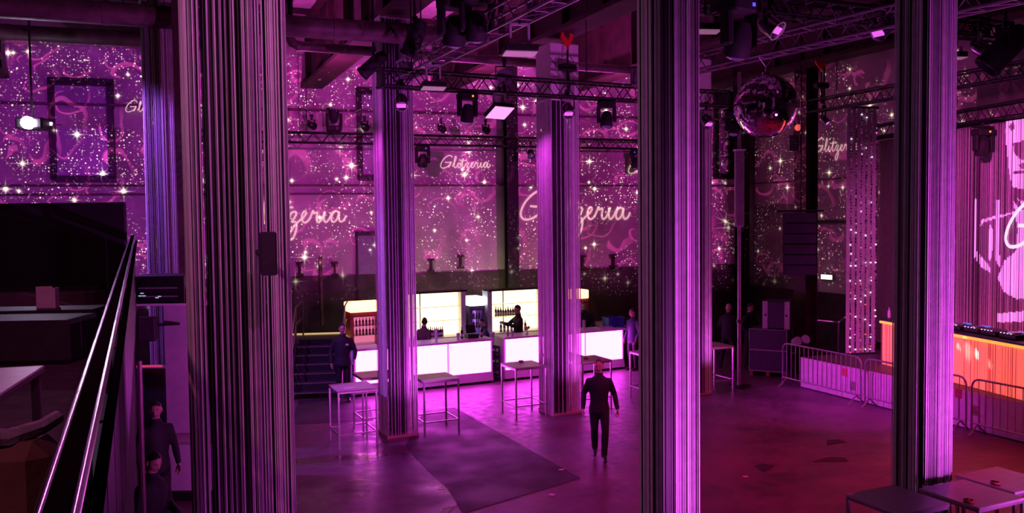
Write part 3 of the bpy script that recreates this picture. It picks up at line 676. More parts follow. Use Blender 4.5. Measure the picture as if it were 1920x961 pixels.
def bar_counter(px0, px1, label, npan):
    x0, x1 = barx(px0)[0], barx(px1)[0]; L = x1 - x0
    t = thing('bar_counter', label, 'bar counter', P_BAR + BD * x0, A_BAR, 'glowing bar counters')
    k = MB()
    k.prism([(.06, .06), (-.045, .06), (.0, .285), (.06, .285)], 0, L, axis='x'); k.box((L / 2, 0.05, 0.60), (L, 0.03, 1.0))
    k.box((0.02, 0.32, 0.56), (0.04, 0.60, 1.1)); k.box((L - 0.02, 0.32, 0.56), (0.04, 0.60, 1.1)); k.build('body', WHITE, t)
    MB().box((L / 2, 0.07, 0.03), (L, 0.1, 0.06)).build('kickboard', BLACKM, t)
    MB().cbox((L / 2, 0.30, 1.125), (L + 0.06, 0.74, 0.05), 0.006).build('worktop', WHITE, t)
    w_ = (L - 0.04) / npan
    for i in range(npan):
        MB().cbox((0.02 + w_ * (i + .5), 0.012, 0.69), (w_ - 0.07, 0.03, 0.80), 0.005).build('light_panel', GLOW, t)
    return t
bar_counter(664, 924, 'glowing white panelled bar counter on the side of the stairs', 3)
bar_counter(946, 1170, 'glowing white panelled bar counter nearer the guards, with the blue crate', 3)
# return counter at the far end
xr = barx(1170)[0]
t = thing('side_counter', 'plain dim counter running back from the end of the glowing bar', 'counter', P_BAR + BD * (xr + 0.0), A_BAR)
MB().box((0.36, 1.4, 0.52), (0.5, 1.4, 1.04)).build('body', DARKWALL, t); MB().cbox((0.38, 1.4, 1.07), (0.62, 1.45, 0.05), .006).build('worktop', mat('brown worktop', (0.30, 0.2, 0.18), .4), t)
# crates in the gap
x = (barx(924)[0] + barx(946)[0]) / 2
for i in range(3):
    t = thing('drinks_crate', ('dark plastic drinks crate at the bottom, in the gap of the bar', 'dark plastic drinks crate in the middle, in the gap of the bar', 'dark plastic drinks crate on top, in the gap of the bar')[i], 'crate', P_BAR + BD * x + BN * 0.32 + V((0, 0, 0.30 * i)), A_BAR, 'drinks crates in the gap'); t.scale = (.66, .66, 1)
    k = MB()
    for a in range(4):
        M = Matrix.Rotation(a * math.pi / 2, 4, 'Z')
        for z in (0.03, 0.12, 0.27): k.box((0, -0.17, z), (0.36, 0.02, 0.05), M=M)
        k.box((-0.17, -0.17, 0.15), (0.04, 0.04, 0.29), M=M)
    k.box((0, 0, 0.012), (0.34, 0.34, 0.02)); k.build('shell', mat('dark crate plastic', (0.03, 0.025, 0.06), .5), t)
# back bar
P_BB = P_BAR + BN * 2.3
def bbx(px, py): return barx(px, py, 2.3)
BOT = [mat('clear bottle glass', (0.6, 0.6, 0.62), 0.1, var=.05), mat('brown bottle glass', (0.12, 0.05, 0.02), 0.12), mat('green bottle glass', (0.05, 0.14, 0.06), 0.12), mat('dark bottle', (0.02, 0.015, 0.02), 0.15), mat('red drink', (0.5, 0.05, 0.04), 0.15)]
LAB = mat('pale paper label', (0.7, 0.65, 0.6), .6)
def bottle(loc, m, label, group, h=0.28, r=0.036):
    t = thing('bottle', label, 'bottle', loc, 0, group)
    MB().lathe([(r * .9, 0), (r, .01), (r, h * .58), (r * .8, h * .68), (r * .36, h * .78), (r * .34, h * .95), (r * .42, h * .96), (r * .42, h)], 8).build('glass', m, t, True)
    MB().lathe([(r * 1.03, h * .16), (r * 1.03, h * .44)], 8).build('paper_label', LAB, t, True); return t
def shelf_unit(a, b, label, hb=0.95):
    (x0, h1), (x1, _) = bbx(*a), bbx(*b); L = x1 - x0
    t = thing('back_bar_shelf', label, 'shelf', P_BB + BD * x0, A_BAR, 'lit back bar shelves')
    MB().box((L / 2, 0.30, (hb + h1) / 2), (L - .06, 0.03, h1 - hb)).build('light_back', WARM, t)
    k = MB()
    
    for x in (0.08, L - 0.08): MB().box((x, 0.2, h1 / 2), (0.14, 0.36, h1)).build('side_panel', WHITE, t)
    k = MB(); k.box((L / 2, 0.1, h1 + 0.01), (L, 0.4, 0.05)); k.build('top_board', BLACK, t)
    for f in (0.35, 0.66):
        z = hb + (h1 - hb) * f; MB().box((L / 2, 0.20, z), (L - .1, 0.16, 0.018)).build('shelf_board', mat('lit glass shelf', (0.8, 0.75, 0.6), 0.2, emit=(1, .7, .35), strength=.55), t)
    MB().box((L * .33, 0.27, (hb + h1) / 2), (0.025, 0.03, h1 - hb)).build('mullion', GREY, t)
    MB().box((L / 2, 0.05, hb / 2), (L, 0.62, hb)).build('base_cabinet', WHITE, t); MB().cbox((L / 2, 0.03, hb + .012), (L, 0.7, 0.03), .005).build('worktop', WHITE, t)
    return t, x0, L, hb + 0.03, h1
u1 = shelf_unit((752, 551), (874, 548), 'bright cream lit back bar shelf on the side of the stairs')
u2 = shelf_unit((914, 545), (1022, 541), 'bright cream lit back bar shelf behind the bartender with raised arms')
rnd = random.Random(11); ORD = ('first', 'second', 'third', 'fourth', 'fifth', 'sixth', 'seventh', 'eighth', 'ninth', 'tenth', 'eleventh', 'twelfth')
def row(u, n, off, z, y, nm, where, ms):
    t, x0, L, _, _ = u
    for i in range(n):
        p = P_BB + BD * (x0 + L * (off[0] + (off[1] - off[0]) * i / max(1, n - 1))) + BN * y + V((0, 0, z))
        bottle(p, BOT[ms[i % len(ms)]], '%s %s bottle from left %s' % (ORD[i], nm, where), 'bottles ' + where, rnd.uniform(.24, .30))
row(u1, 9, (0.36, 0.60), u1[3], -0.08, 'dark', 'on the cream shelf counter near the stairs', (1, 2, 3, 4, 1))
row(u2, 8, (0.20, 0.62), u2[3], -0.08, 'dark', 'on the counter behind the raised arm bartender', (3, 2, 1, 3))
row(u2, 9, (0.18, 0.52), u2[3] + (u2[4] - u2[3]) * 0.35, 0.18, 'brown', 'on the middle board behind the raised arm bartender', (1, 3, 1))
def glass_material():
    M = bpy.data.materials.new('clear door glass'); M.use_nodes = True; N = NT(M.node_tree); M.node_tree.nodes.clear()
    mx = N.node('ShaderNodeMixShader'); tr = N.node('ShaderNodeBsdfTransparent'); gl = N.node('ShaderNodeBsdfGlossy'); gl.inputs['Roughness'].default_value = .05
    fr = N.node('ShaderNodeFresnel'); N.t.links.new(fr.outputs[0], mx.inputs[0]); N.t.links.new(tr.outputs[0], mx.inputs[1]); N.t.links.new(gl.outputs[0], mx.inputs[2])
    N.t.links.new(mx.outputs[0], N.node('ShaderNodeOutputMaterial').inputs[0]); return M
GLASS = glass_material()
def fridge(a, b, label, short, header, inside, ms, body):
    (x0, h1), (x1, _) = bbx(*a), bbx(*b); L = x1 - x0
    t = thing('bottle_fridge', label, 'fridge', P_BB + BD * x0 + BN * 0.0, A_BAR, 'glass door bottle fridges'); hh = 0.26
    k = MB(); k.box((0.03, 0.3, h1 / 2), (0.06, 0.6, h1)); k.box((L - .03, 0.3, h1 / 2), (0.06, 0.6, h1)); k.box((L / 2, .3, .15), (L, .6, .3)); k.box((L / 2, .59, h1 / 2), (L, .02, h1)); k.box((L / 2, .3, h1 - hh - .04), (L, .6, .08)); k.build('cabinet', body, t)
    MB().cbox((L / 2, .28, h1 - hh / 2), (L + .02, .6, hh), .02).build('header_sign', header, t)
    MB().box((L / 2, .55, (h1 - hh + .3) / 2), (L - .12, .03, h1 - hh - .36)).build('light_back', inside, t)
    k = MB(); z0, z1 = .32, h1 - hh - .1
    for c, d in (((.10, z0), (L - .12, .05)),): pass
    k.box((L / 2, .0, z0), (L - .04, .05, .06)); k.box((L / 2, 0, z1), (L - .04, .05, .06)); k.box((.06, 0, (z0 + z1) / 2), (.06, .05, z1 - z0)); k.box((L - .06, 0, (z0 + z1) / 2), (.06, .05, z1 - z0)); k.build('door_frame', body, t)
    MB().box((L / 2, -.005, (z0 + z1) / 2), (L - .14, .008, z1 - z0 - .02)).build('glass_door', GLASS, t)
    n = 5
    for j in range(n):
        z = z0 + .06 + (z1 - z0 - .1) * j / n
        MB().box((L / 2, .32, z), (L - .12, .40, .015)).build('shelf', ALU, t)
        nb = max(4, int((L - .2) / .085))
        for i in range(nb):
            p = P_BB + BD * (x0 + .12 + (L - .24) * i / (nb - 1)) + BN * .16 + V((0, 0, z + .01))
            if z > .95: bottle(p, BOT[ms[j % len(ms)]], '%s bottle from left on board %s in the %s' % (ORD[i], ('one', 'two', 'three', 'four', 'five')[j], short), 'bottles inside the ' + label.split(',')[0], .21, .03)
    return t
fridge((656, 568), (716, 567), 'bottle fridge with orange glowing header beside the stairs man', 'fridge near the stairs', ORG, PINKI, (4, 1, 4, 4, 4), mat('orange fridge body', (0.55, 0.15, 0.03), .4))
fridge((880, 557), (909, 556), 'bottle fridge with violet inside between both cream shelves', 'violet fridge', COOLH, VIOI, (3, 0, 3, 4, 0), mat('steel fridge body', (0.22, 0.2, 0.25), .4))
fridge((1062, 545), (1103, 543), 'bottle fridge with orange glowing header behind the third column', 'fridge behind the third column', ORG, VIOI, (1, 3), mat('orange fridge body', (0.55, 0.15, 0.03), .4))
# things on the counters
CUP = mat('white paper cup', (0.75, 0.7, 0.72), .5)
def on_bar(px, py, y):                                  # on the counter top, y behind the front
    x = barx(px, py, y)[0]; return P_BAR + BD * x + BN * y + V((0, 0, 1.152))
def cups(px, py, n, label):
    t = thing('cup_stack', label, 'cups', on_bar(px, py, .3), 0, 'white cup stacks on the bar'); 
    for i in range(n): MB().lathe([(.032, i * .05), (.045, .11 + i * .05), (.041, .11 + i * .05), (.03, .02 + i * .05)], 10).build('cup', CUP, t, True)
for px, n, s in ((818, 5, 'tall white cup stack on the bar before the cream shelf near the stairs'), (859, 2, 'short pale cup stack on the bar left of the crate gap'), (1095, 4, 'white cup stack on the bar just right of the third column'), (733, 4, 'white cup stack on the bar behind the second column')): cups(px, 632, n, s)
x = on_bar(1150, 610, .40); t = thing('plastic_box', 'blue plastic crate standing on the far end of the bar', 'crate', x, A_BAR)
k = MB(); BLUEP = mat('blue plastic', (0.02, 0.05, 0.35), .4)
for a, L, W in ((0, .50, .34), (math.pi / 2, .34, .50)):
    for s in (0, math.pi):
        M = Matrix.Rotation(a + s, 4, 'Z'); k.bar((-L / 2, -W / 2, .14), (L / 2, -W / 2, .14), .02, .26, M=M)
        k.bar((-L / 2 - .02, -W / 2 - .015, .26), (L / 2 + .02, -W / 2 - .015, .26), .03, .03, M=M)
k.box((0, 0, .01), (.48, .32, .02)); k.build('tub', BLUEP, t)
t = thing('serving_tray', 'low tray of pale bar snacks beside the blue crate', 'tray', on_bar(1134, 614, .2), A_BAR)
MB().cbox((0, 0, .012), (.5, .3, .024), .008).build('tray_base', WHITE, t); k = MB()
for i in range(24): k.ball((rnd.uniform(-.22, .22), rnd.uniform(-.12, .12), .035), .022, 6, 4)
k.build('snacks', mat('pale snacks', (.6, .4, .35), .6), t, kind='stuff')
t = thing('cash_register', 'small dark till standing on the bar left of the crate gap', 'till', on_bar(884, 622, .42), A_BAR)
MB().cbox((0, 0, .05), (.3, .3, .1), .01).build('base', BLACK, t); k = MB(); k.cbox((0, 0, 0), (.28, .03, .22), .01, M=Matrix.Translation((0, .05, .22)) @ Matrix.Rotation(-.3, 4, 'X')); k.build('screen', BLACK, t)
for px, s in ((866, 'thin dark bottle on the bar beside the dark till'), (903, 'thin dark bottle on the bar right of the dark till')): bottle(on_bar(px, 624, .4), BOT[3], s, 'bottles on the bar', .3)
for px, s in ((925, 'left one'), (934, 'middle one'), (943, 'right one')): 
    t = thing('drinking_glass', 'clear drinking glass on the bar corner at the crate gap, ' + s, 'glass', on_bar(px if px < 930 else px + 18, 628, .2), 0, 'drinking glasses on the bar')
    MB().lathe([(.03, 0), (.036, .13), (.033, .13), (.028, .01)], 10).build('tumbler', BOT[0], t, True)
t = thing('serving_jug', 'small pale fruit bowl on a stem beside the third column', 'bowl', on_bar(988, 618, .3), 0)
MB().lathe([(.06, 0), (.015, .03), (.015, .1), (.10, .18), (.095, .18), (.01, .11)], 14).build('bowl', CUP, t, True)
k = MB(); [k.ball((rnd.uniform(-.05, .05), rnd.uniform(-.05, .05), .18), .03, 8, 5) for i in range(5)]; k.build('fruit', mat('orange fruit', (.8, .35, .05), .5), t)
# ------------------------------------------------------------------ stairs and landing
ST0 = at_h(593, 748, 0); A_ST = R(8); sd = V((-math.sin(A_ST), math.cos(A_ST), 0))
t = thing('steel_stairs', 'dark steel stairs with lit yellow landing edge left of the bar', 'stairs', ST0, A_ST)
STEEL = mat('dark steel tread', (0.06, 0.05, 0.055), .45, .4); NOSE = mat('worn bright nosing', (0.22, 0.16, 0.18), .4, .5); YEL = mat('lit yellow edge strip', (.7, .6, .2), .4, emit=(1.0, .72, .30), strength=.55)
for i in range(6):
    MB().box((0, .28 * i + .14, .18 * (i + 1) - .02), (1.15, .29, .035)).build('tread', STEEL, t)
    MB().box((0, .28 * i - .01, .18 * (i + 1) - .02), (1.15, .03, .028)).build('nosing', NOSE, t)
    MB().box((0, .28 * i + .26, .18 * (i + 1) + .06), (1.1, .012, .14)).build('riser', BLACKM, t)
for s in (-1, 1):
    MB().bar((s * .60, -.1, .05), (s * .60, 1.62, 1.12), .03, .26).build('stringer', STEEL, t)
MB().box((-.42, 2.65, 1.06), (2.1, 1.9, .06)).build('landing', STEEL, t)
k = MB(); k.box((-.2, 3.56, 1.11), (1.5, .04, .05)); k.bar((.57, 3.56, 1.11), (.59, 1.8, 1.11), .04, .05); k.build('edge_strip', YEL, t)
for s in (-1, 1):
    k = MB(); k.tube([(s * .62, -.15, .0), (s * .62, -.15, .95), (s * .62, 1.62, 2.05), (s * .62, 3.4, 2.05), (s * .62, 3.4, 1.1)], .022, 8); k.tube([(s * .62, -.15, .5), (s * .62, 1.62, 1.6), (s * .62, 3.4, 1.6)], .016, 6); k.cyl((s * .62, 1.62, 1.06), (s * .62, 1.62, 2.05), .02, n=8); k.build('handrail', NOSE, t, True)
# ------------------------------------------------------------------ bar tables
TOPM = mat('grey laminate table top', (0.38, 0.33, 0.35), .38, var=.1)
def bar_table_proto():
    t = thing('bar_table', '', 'table', (0, 0, 0), 0, 'high square bar tables')
    MB().cbox((0, 0, 1.085), (.76, .76, .03), .006).build('table_top', TOPM, t)
    for x in (-1, 1):
        for y in (-1, 1): MB().box((x * .36, y * .36, .535), (.032, .032, 1.07)).build('leg', ALU, t)
    k = MB(); k2 = MB()
    for a in range(4): M = Matrix.Rotation(a * math.pi / 2, 4, 'Z'); k.box((0, -.36, .27), (.70, .024, .024), M=M); k2.box((0, -.36, 1.055), (.70, .024, .03), M=M)
    k.build('stretcher', ALU, t); k2.build('apron', ALU, t); return t
TP = bar_table_proto(); first = [True]
def bar_table(px, py, label, rz=A_COL, d=(0, 0)):
    p = at_h(px, py, 1.1); p.z = 0; p.x += d[0]; p.y += d[1]
    if first[0]: first[0] = False; TP.location = p; TP.rotation_euler = (0, 0, rz); TP['label'] = label; return TP
    return dup(TP, p, rz, label)
def bar_table_xy(x, y, label, rz): return dup(TP, (x, y, 0), rz, label)
bar_table(661, 723, 'bar table with a menu card, in front of the stairs man')
bar_table(706, 702, 'bar table directly behind the second column, orange light on its top', d=(-.05, .12))
bar_table(806, 706, 'bar table just right of the second column base', d=(.10, .04))
bar_table(982, 682, 'bar table left of the third column with a red ashtray')
bar_table(1052, 664, 'bar table hidden behind the third column')
bar_table(1098, 672, 'bar table right of the third column, yellow light and ashtray on its top', d=(.07, .03))
bar_table(1222, 659, 'bar table showing its leg left of the large middle column')
bar_table_xy(4.90, 20.92, 'bar table standing right of the fourth column base, past the middle column', A_COL)
def bar_table_at(x, y, label): return dup(TP, (x, y, 0), A_COL, label)
bar_table_at(4.25, 9.35, 'bar table left of the right column base, cut by the lower frame edge')
bar_table_at(5.16, 9.52, 'bar table with bright near edge in front of the right column, lower right')
bar_table_at(5.84, 10.02, 'bar table with a red ashtray behind, at the lower right frame edge')
ASH = mat('dark red glass ashtray', (0.35, 0.03, 0.05), .2)
def ashtray(px, py, label):
    t = tag(MB().lathe([(.05, 0), (.06, .03), (.05, .03), (.042, .01), (0, .01)], 12).build('ashtray', ASH, None, True, loc=at_h(px, py, 1.101)), label, 'ashtray', 'red ashtrays')
ashtray(977, 678, 'dark red ashtray on the bar table left of the third column'); ashtray(1099, 672, 'dark red ashtray on the yellow lit table behind the walking man')
ashtray(1866, 907, 'dark red ashtray on the bar table at the right frame edge'); ashtray(1816, 941, 'dark red ashtray on the lower right bar table')
tag(MB().cbox((0, 0, .004), (.21, .10, .008), .002).build('menu_card', LAB, None, loc=at_h(656, 727, 1.1), rz=.5), 'pale menu card lying on the bar table before the stairs man', 'card')
for px, py in ((1397, 893), (1034, 927), (1052, 880)):
    tag(MB().prism([(-.05, -.02), (.03, -.04), (.06, .01), (-.02, .03)], 0, .008).build('paper_scrap', CUP, None, loc=at_h(px, py, .0)), {1397: 'white paper scrap alone on the dark red floor', 1034: 'pink scrap on the studded floor at the lower frame edge', 1052: 'tiny scrap on the dark lane end below the walking man'}[px], 'litter')
# ------------------------------------------------------------------ crowd barriers
fa, fb = at_h(1466, 722, 0), at_h(1920, 838, 0); FD = (fb - fa).normalized(); A_F = math.atan2(FD.y, FD.x)
FENCEM = mat('galvanised tube', (0.42, 0.40, 0.43), .35, .85)
def barrier_proto(L):
    t = thing('crowd_barrier', '', 'barrier', (0, 0, 0), A_F, 'crowd barriers')
    H = 1.08; r = .16; path = [(.03, 0, .02), (.03, 0, H - r)]
    path += [(.03 + r - r * math.cos(a), 0, H - r + r * math.sin(a)) for a in (R(22), R(45), R(67), R(90))]
    path += [(L - .03 - r + r * math.sin(a), 0, H - r + r * math.cos(a)) for a in (0.001, R(23), R(45), R(68), R(90))] + [(L - .03, 0, .02)]
    MB().tube(path, .021, 8).build('frame', FENCEM, t, True)
    MB().cyl((.03, 0, .22), (L - .03, 0, .22), .018, n=8).build('lower_rail', FENCEM, t, True)
    n = 17
    for i in range(1, n): MB().cyl((.03 + (L - .06) * i / n, 0, .22), (.03 + (L - .06) * i / n, 0, H), .009, n=6).build('upright', FENCEM, t)
    for x in (.16, L - .16):
        k = MB(); k.tube([(x, -.24, .015), (x, 0, .2), (x, .24, .015)], .018, 6); k.build('foot', FENCEM, t, True)
    return t
t1 = (at_h(1590, 764, 0) - fa).dot(FD); t2 = (at_h(1806, 815, 0) - fa).dot(FD); BL = 2.65
BP = barrier_proto(t1 - .02); BP.location = fa; BP['label'] = 'crowd barrier at the end next to the bass cabinets'
dup(BP, fa + FD * (t1 + .04), None, 'crowd barrier passing behind the right column, second from the bass cabinets')
dup(BP, fa + FD * (2 * t1 + .08), None, 'crowd barrier at the right frame edge with orange lit top rail')
# little red tag plates on the barriers
for px, py, s in ((1583, 697, 'first'), (1797, 737, 'second')):
    p = on_pl(px, py, (fa.x - .05, fa.y - .05), A_F); o = MB().cbox((0, 0, 0), (.16, .012, .18), .003).build('tag_plate', mat('red tag plate', (.45, .06, .10), .5), None, loc=p, rz=A_F)
    tag(o, 'small red plate hung on the end of the %s crowd barrier' % s, 'sign', 'barrier plates')
# ------------------------------------------------------------------ stage with white cloth front
SH = 0.75; FN = V((FD.y, -FD.x, 0)); FN = FN if FN.x > 0 else -FN
so = at_h(1484, 727, 0) + FN * .30
st = thing('stage', 'low stage with a white cloth front behind the barriers', 'stage', so, A_F)
CLOTH = mat('white stage skirt', (0.62, 0.58, 0.62), .8, var=.1, bump=.1)
Ms = Matrix.Rotation(0, 4, 'Z')
sgn = 1 if V((-FD.y, FD.x, 0)).dot(FN) > 0 else -1
L = 13.5
MB().box((L / 2, sgn * 2.15, SH - .04), (L, 4.3, .08)).build('deck', mat('dark stage deck', (.05, .035, .035), .6, var=.3), st)
for i in range(6):
    MB().box((.0 + L / 6 * (i + .5), sgn * .0, SH / 2 + .01), (L / 6 - .012, .03, SH - .02)).build('skirt_panel', CLOTH, st)
MB().box((0, sgn * 2.15, SH / 2 - .04), (.03, 4.2, SH - .1)).build('side_panel', BLACKM, st)
# desk
da, db = at_h(1650, 683, SH), at_h(1920, 753, SH); DD = (db - da).normalized(); A_D = math.atan2(DD.y, DD.x); DN_ = V((-DD.y, DD.x, 0)); DN_ = DN_ if DN_.x > 0 else -DN_
ds = 1 if V((-DD.y, DD.x, 0)).dot(DN_) > 0 else -1
dt = thing('dj_desk', 'long disc jockey desk with an orange glowing cord front on the stage', 'desk', da, A_D)
DL = 6.6; DH = 1.04
ORF = mat('orange backlit cloth', (.8, .25, .12), .6, emit=(1.0, .105, .085), strength=1.25, var=.05)
ORT = mat('yellow orange edge light', (.9, .5, .1), .4, emit=(1.0, .36, .03), strength=1.3)
MB().box((DL / 2, ds * .06, DH / 2), (DL - .04, .03, DH - .03)).build('lit_front', ORF, dt)
MB().box((.04, ds * .42, DH / 2), (.04, .7, DH - .03)).build('lit_end', ORF, dt)
MB().cbox((DL / 2, ds * .40, DH + .02), (DL + .04, .84, .04), .006).build('desk_top', BLACK, dt)
MB().box((DL / 2, ds * .0, DH - .035), (DL, .05, .05)).build('edge_glow', ORT, dt)
k = MB(); rnd = random.Random(5); x = 0.01
while x < DL:
    wd = rnd.uniform(.008, .016); k.box((x, ds * (.02 + rnd.uniform(-.006, .006)), (DH - .06) / 2 + .01), (wd, .005, DH - .08), rnd.choice((0, 0, 1))); x += rnd.uniform(.022, .045)
k.build('cord_fringe', [mat('cord with orange glow', (.75, .35, .28), .5, emit=(1, .13, .10), strength=.7), mat('dull red cord', (.45, .10, .08), .5)], dt, kind='stuff')  # cords get a glow of their own to lighten the fringe
for px, py, p, sz in ((1828, 658, 520, 1.1), (1795, 646, 150, .7), (1853, 678, 150, .7), (1812, 652, 60, 2.6)):   # unseen pin spots added in place of projected sparkles
    a_ = on_pl(px, py, (da.x, da.y), A_D); s_ = a_ - DN_ * 3.2 - DD * .6; s_.z = 6.7
    lamp('desk_sparkle_spot', 'SPOT', s_, a_, (1.0, .75, .82), p * 90, sz, 1.0, 0.01)
# decks and mixer on the desk
KNOB = mat('bright deck lights', (.7, .7, .8), .3, emit=(.75, .7, 1.0), strength=1.5)
def deck(px, y, label, mixer=False, ramp=0.0):
    q = da + DN_ * y; h = on_pl(px, 620, (q.x, q.y), A_D); c = V((h.x, h.y, SH + DH + .04)); t = thing('mixer' if mixer else 'media_player', label, 'mixer' if mixer else 'player', c, A_D, None if mixer else 'media players on the desk')
    MB().cbox((0, 0, .05), (.42, .40, .10), .01).build('body', BLACK, t)
    if mixer:
        k = MB()
        for i in range(5):
            for j in range(4): k.cyl((-.15 + .075 * i, -.15 + .08 * j, .10), (-.15 + .075 * i, -.15 + .08 * j, .13), .012, n=6)
        k.build('knobs', GREY, t, kind='stuff')
    else:
        MB().cyl((0, -.03, .10), (0, -.03, .125), .125, n=20).build('jog_wheel', ALU, t)
        MB().box((0, .15, .115), (.2, .06, .02)).build('display', mat('blue lit display', (.05, .08, .3), .2, emit=(.1, .2, 1), strength=.8), t)
    k = MB(); [k.box((-.17 + .085 * i, -ds * .19, .105), (.02, .02, .012)) for i in range(4)]; k.build('buttons', KNOB, t); return t
deck(1802, .38, 'black media player on the desk just right of the right column'); deck(1836, .40, 'black media player on the desk left of the mixer')
deck(1868, .40, 'black mixer with many knobs in the middle of the desk', True); deck(1905, .40, 'black media player on the desk at the right frame edge')
q = da + DN_ * .3; p = on_pl(1667, 598, (q.x, q.y), A_D); bottle(V((p.x, p.y, SH + DH + .041)), BOT[0], 'clear water bottle on the left end of the orange desk', None, .24, .035)
# backdrop of strings, the projected picture drawn as glowing cord pieces
CB = da + DN_ * 2.0; A_CB = A_D; CBD = DD
def cb(px, py):
    h = on_pl(px, py, (CB.x, CB.y), A_CB); return ((h - CB).dot(CBD), h.z)
pol = lambda *pts: [cb(x, y) for x, y in pts]
FACE = [pol((1898, 206), (1912, 198), (1935, 200), (1960, 215), (1968, 260), (1962, 310), (1950, 345), (1938, 378), (1920, 390), (1908, 372), (1897, 348), (1893, 318), (1889, 292), (1887, 262), (1884, 245), (1890, 222)),
        pol((1900, 375), (1912, 392), (1930, 395), (1950, 380), (1958, 430), (2010, 450), (2010, 560), (1905, 560), (1880, 545), (1870, 520), (1882, 490), (1905, 470), (1908, 430)),
        pol((1835, 424), (1842, 412), (1856, 407), (1872, 404), (1895, 398), (1908, 392), (1908, 398), (1870, 409), (1845, 416), (1838, 425)),
        pol((1826, 372), (1832, 372), (1832, 482), (1824, 484)), pol((1868, 375), (1874, 375), (1874, 500), (1868, 490)), pol((1857, 420), (1862, 430), (1861, 480), (1855, 490), (1852, 450)),
        pol((1832, 470), (1845, 486), (1856, 500), (1858, 512), (1840, 500), (1831, 488)), pol((1870, 588), (1885, 586), (1925, 582), (1990, 588), (1990, 600), (1870, 604))]
SHADE = [pol((1898, 268), (1925, 262), (1962, 266), (1962, 296), (1935, 306), (1912, 298), (1900, 284)), pol((1898, 322), (1925, 318), (1925, 324), (1900, 327)), pol((1908, 308), (1930, 304), (1936, 316), (1914, 316)), pol((1897, 350), (1925, 356), (1935, 372), (1912, 378)), pol((1893, 236), (1900, 228), (1902, 240), (1896, 246))]
def inside(poly, x, y):
    c = False; j = len(poly) - 1
    for i in range(len(poly)):
        xi, yi = poly[i]; xj, yj = poly[j]
        if (yi > y) != (yj > y) and x < (xj - xi) * (y - yi) / (yj - yi) + xi: c = not c
        j = i
    return c
PIC = mat('glowing picture cords', (.6, .4, .55), .6, emit=(1.0, .22, .82), strength=1.25)  # projected light put into the cords as their own glow
x0, x1 = cb(1560, 400)[0], cb(2060, 400)[0]; zt = 6.26; zb = SH + .02
t = thing('string_backdrop', 'wall of hanging cords behind the desk with a projected pink bust', 'curtain', (CB.x, CB.y, 0), A_CB)
k, kp = MB(), MB(); rnd = random.Random(9); x = cb(1705, 400)[0]
while x < x1:
    wd = rnd.uniform(.010, .020); y = rnd.uniform(-.02, .02); z = zt; cur = None; zs = zt
    n = 170; mi = rnd.choices((0, 1, 2), (.62, .30, .08))[0]
    for i in range(n + 1):
        zz = zt + (zb - zt) * (i + .5) / n
        on = i < n and any(inside(q, x, zz) for q in FACE) and not any(inside(q, x, zz) for q in SHADE) and not (mi == 2)
        if i == n: on = not cur
        if cur is None: cur = on
        elif on != cur:
            ze = zt + (zb - zt) * i / n; (kp if cur else k).box((x, y, (zs + ze) / 2), (wd * (1.5 if cur else 1), .004, zs - ze), 0 if cur else mi); zs = ze; cur = on
    x += rnd.uniform(.020, .032)
k.build('cords', [STR_W, STR_G, STR_K], t, kind='stuff'); kp.build('picture_cords', PIC, t, kind='stuff')
MB().box(((x0 + x1) / 2 + 1, 0, zt + .03), (x1 - x0 - 1.6, .05, .06)).build('rail', BLACK, t)
MB().box(((x0 + x1) / 2 + 1, ds * .16, (zt + zb) / 2), (x1 - x0 - 1.6, .03, zt - zb)).build('backing_cloth', mat('plum backing cloth', (.20, .14, .18), .8), t)
q6 = CB - DN_ * .32; h6 = [on_pl(px, 220, (q6.x, q6.y), A_CB) for px in (1610, 2080)]
T6 = truss(V((h6[0].x, h6[0].y, 6.30)), V((h6[1].x, h6[1].y, 6.30)), 'lower black truss above the string backdrop of the stage')
pq = line_px(T6[0], T6[1], 1843); mh = at_y(1843, 238, pq.y); mh.x, mh.y = pq.x, pq.y
o = MB().cyl((0, 0, 0), (0, 0, max(.1, pq.z - mh.z)), 0.03, n=8).build('drop_pole', BLACK, None, loc=mh); tag(o, 'short black drop pole from the stage truss to the hanging moving head', 'pole')
moving_head(mh, 'black moving head on a drop pole before the string backdrop', 1.15, turn=0.2, led=AMBLED)
# sequin strips left of the stage
sp = at_h(1612, 664, SH); A_S = A_BACK * .4; ztop = at_y(1612, 203, sp.y).z
sc_ = thing('sequin_curtain', 'narrow curtain of shimmering sequin strips hanging beside the stage', 'curtain', (sp.x, sp.y, SH), A_S)
W = 60 / 1600 * sp.y; n = 6; SEQ = mat('sequins', (.85, .8, .9), .08, 1.0, var=.05); SATIN = mat('lilac satin strip', (.52, .45, .55), .35, var=.1)
seq = [MB(), MB()]; rnd = random.Random(21)
SEQL = mat('sequins with painted glint', (.9, .8, .95), .2, emit=(1, .75, 1), strength=1.3)  # glints painted as a glow on random sequins
for i in range(n):
    x = -W / 2 + W * (i + .5) / n; k = MB(); k.box((x, rnd.uniform(-.03, .03), (ztop - SH) / 2 + .03), (W / n * .78, .012, ztop - SH - .04)); k.build('satin_strip', SATIN, sc_)
    for z in range(int((ztop - SH) / .075)):
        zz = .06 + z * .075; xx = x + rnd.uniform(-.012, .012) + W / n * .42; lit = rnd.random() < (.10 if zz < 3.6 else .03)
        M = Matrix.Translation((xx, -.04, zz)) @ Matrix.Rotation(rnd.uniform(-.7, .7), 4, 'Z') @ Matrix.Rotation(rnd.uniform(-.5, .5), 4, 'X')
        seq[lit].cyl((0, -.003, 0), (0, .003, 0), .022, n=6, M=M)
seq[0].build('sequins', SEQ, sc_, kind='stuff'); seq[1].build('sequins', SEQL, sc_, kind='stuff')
MB().box((0, 0, ztop - SH + .02), (W + .1, .04, .05)).build('top_rail', BLACK, sc_)
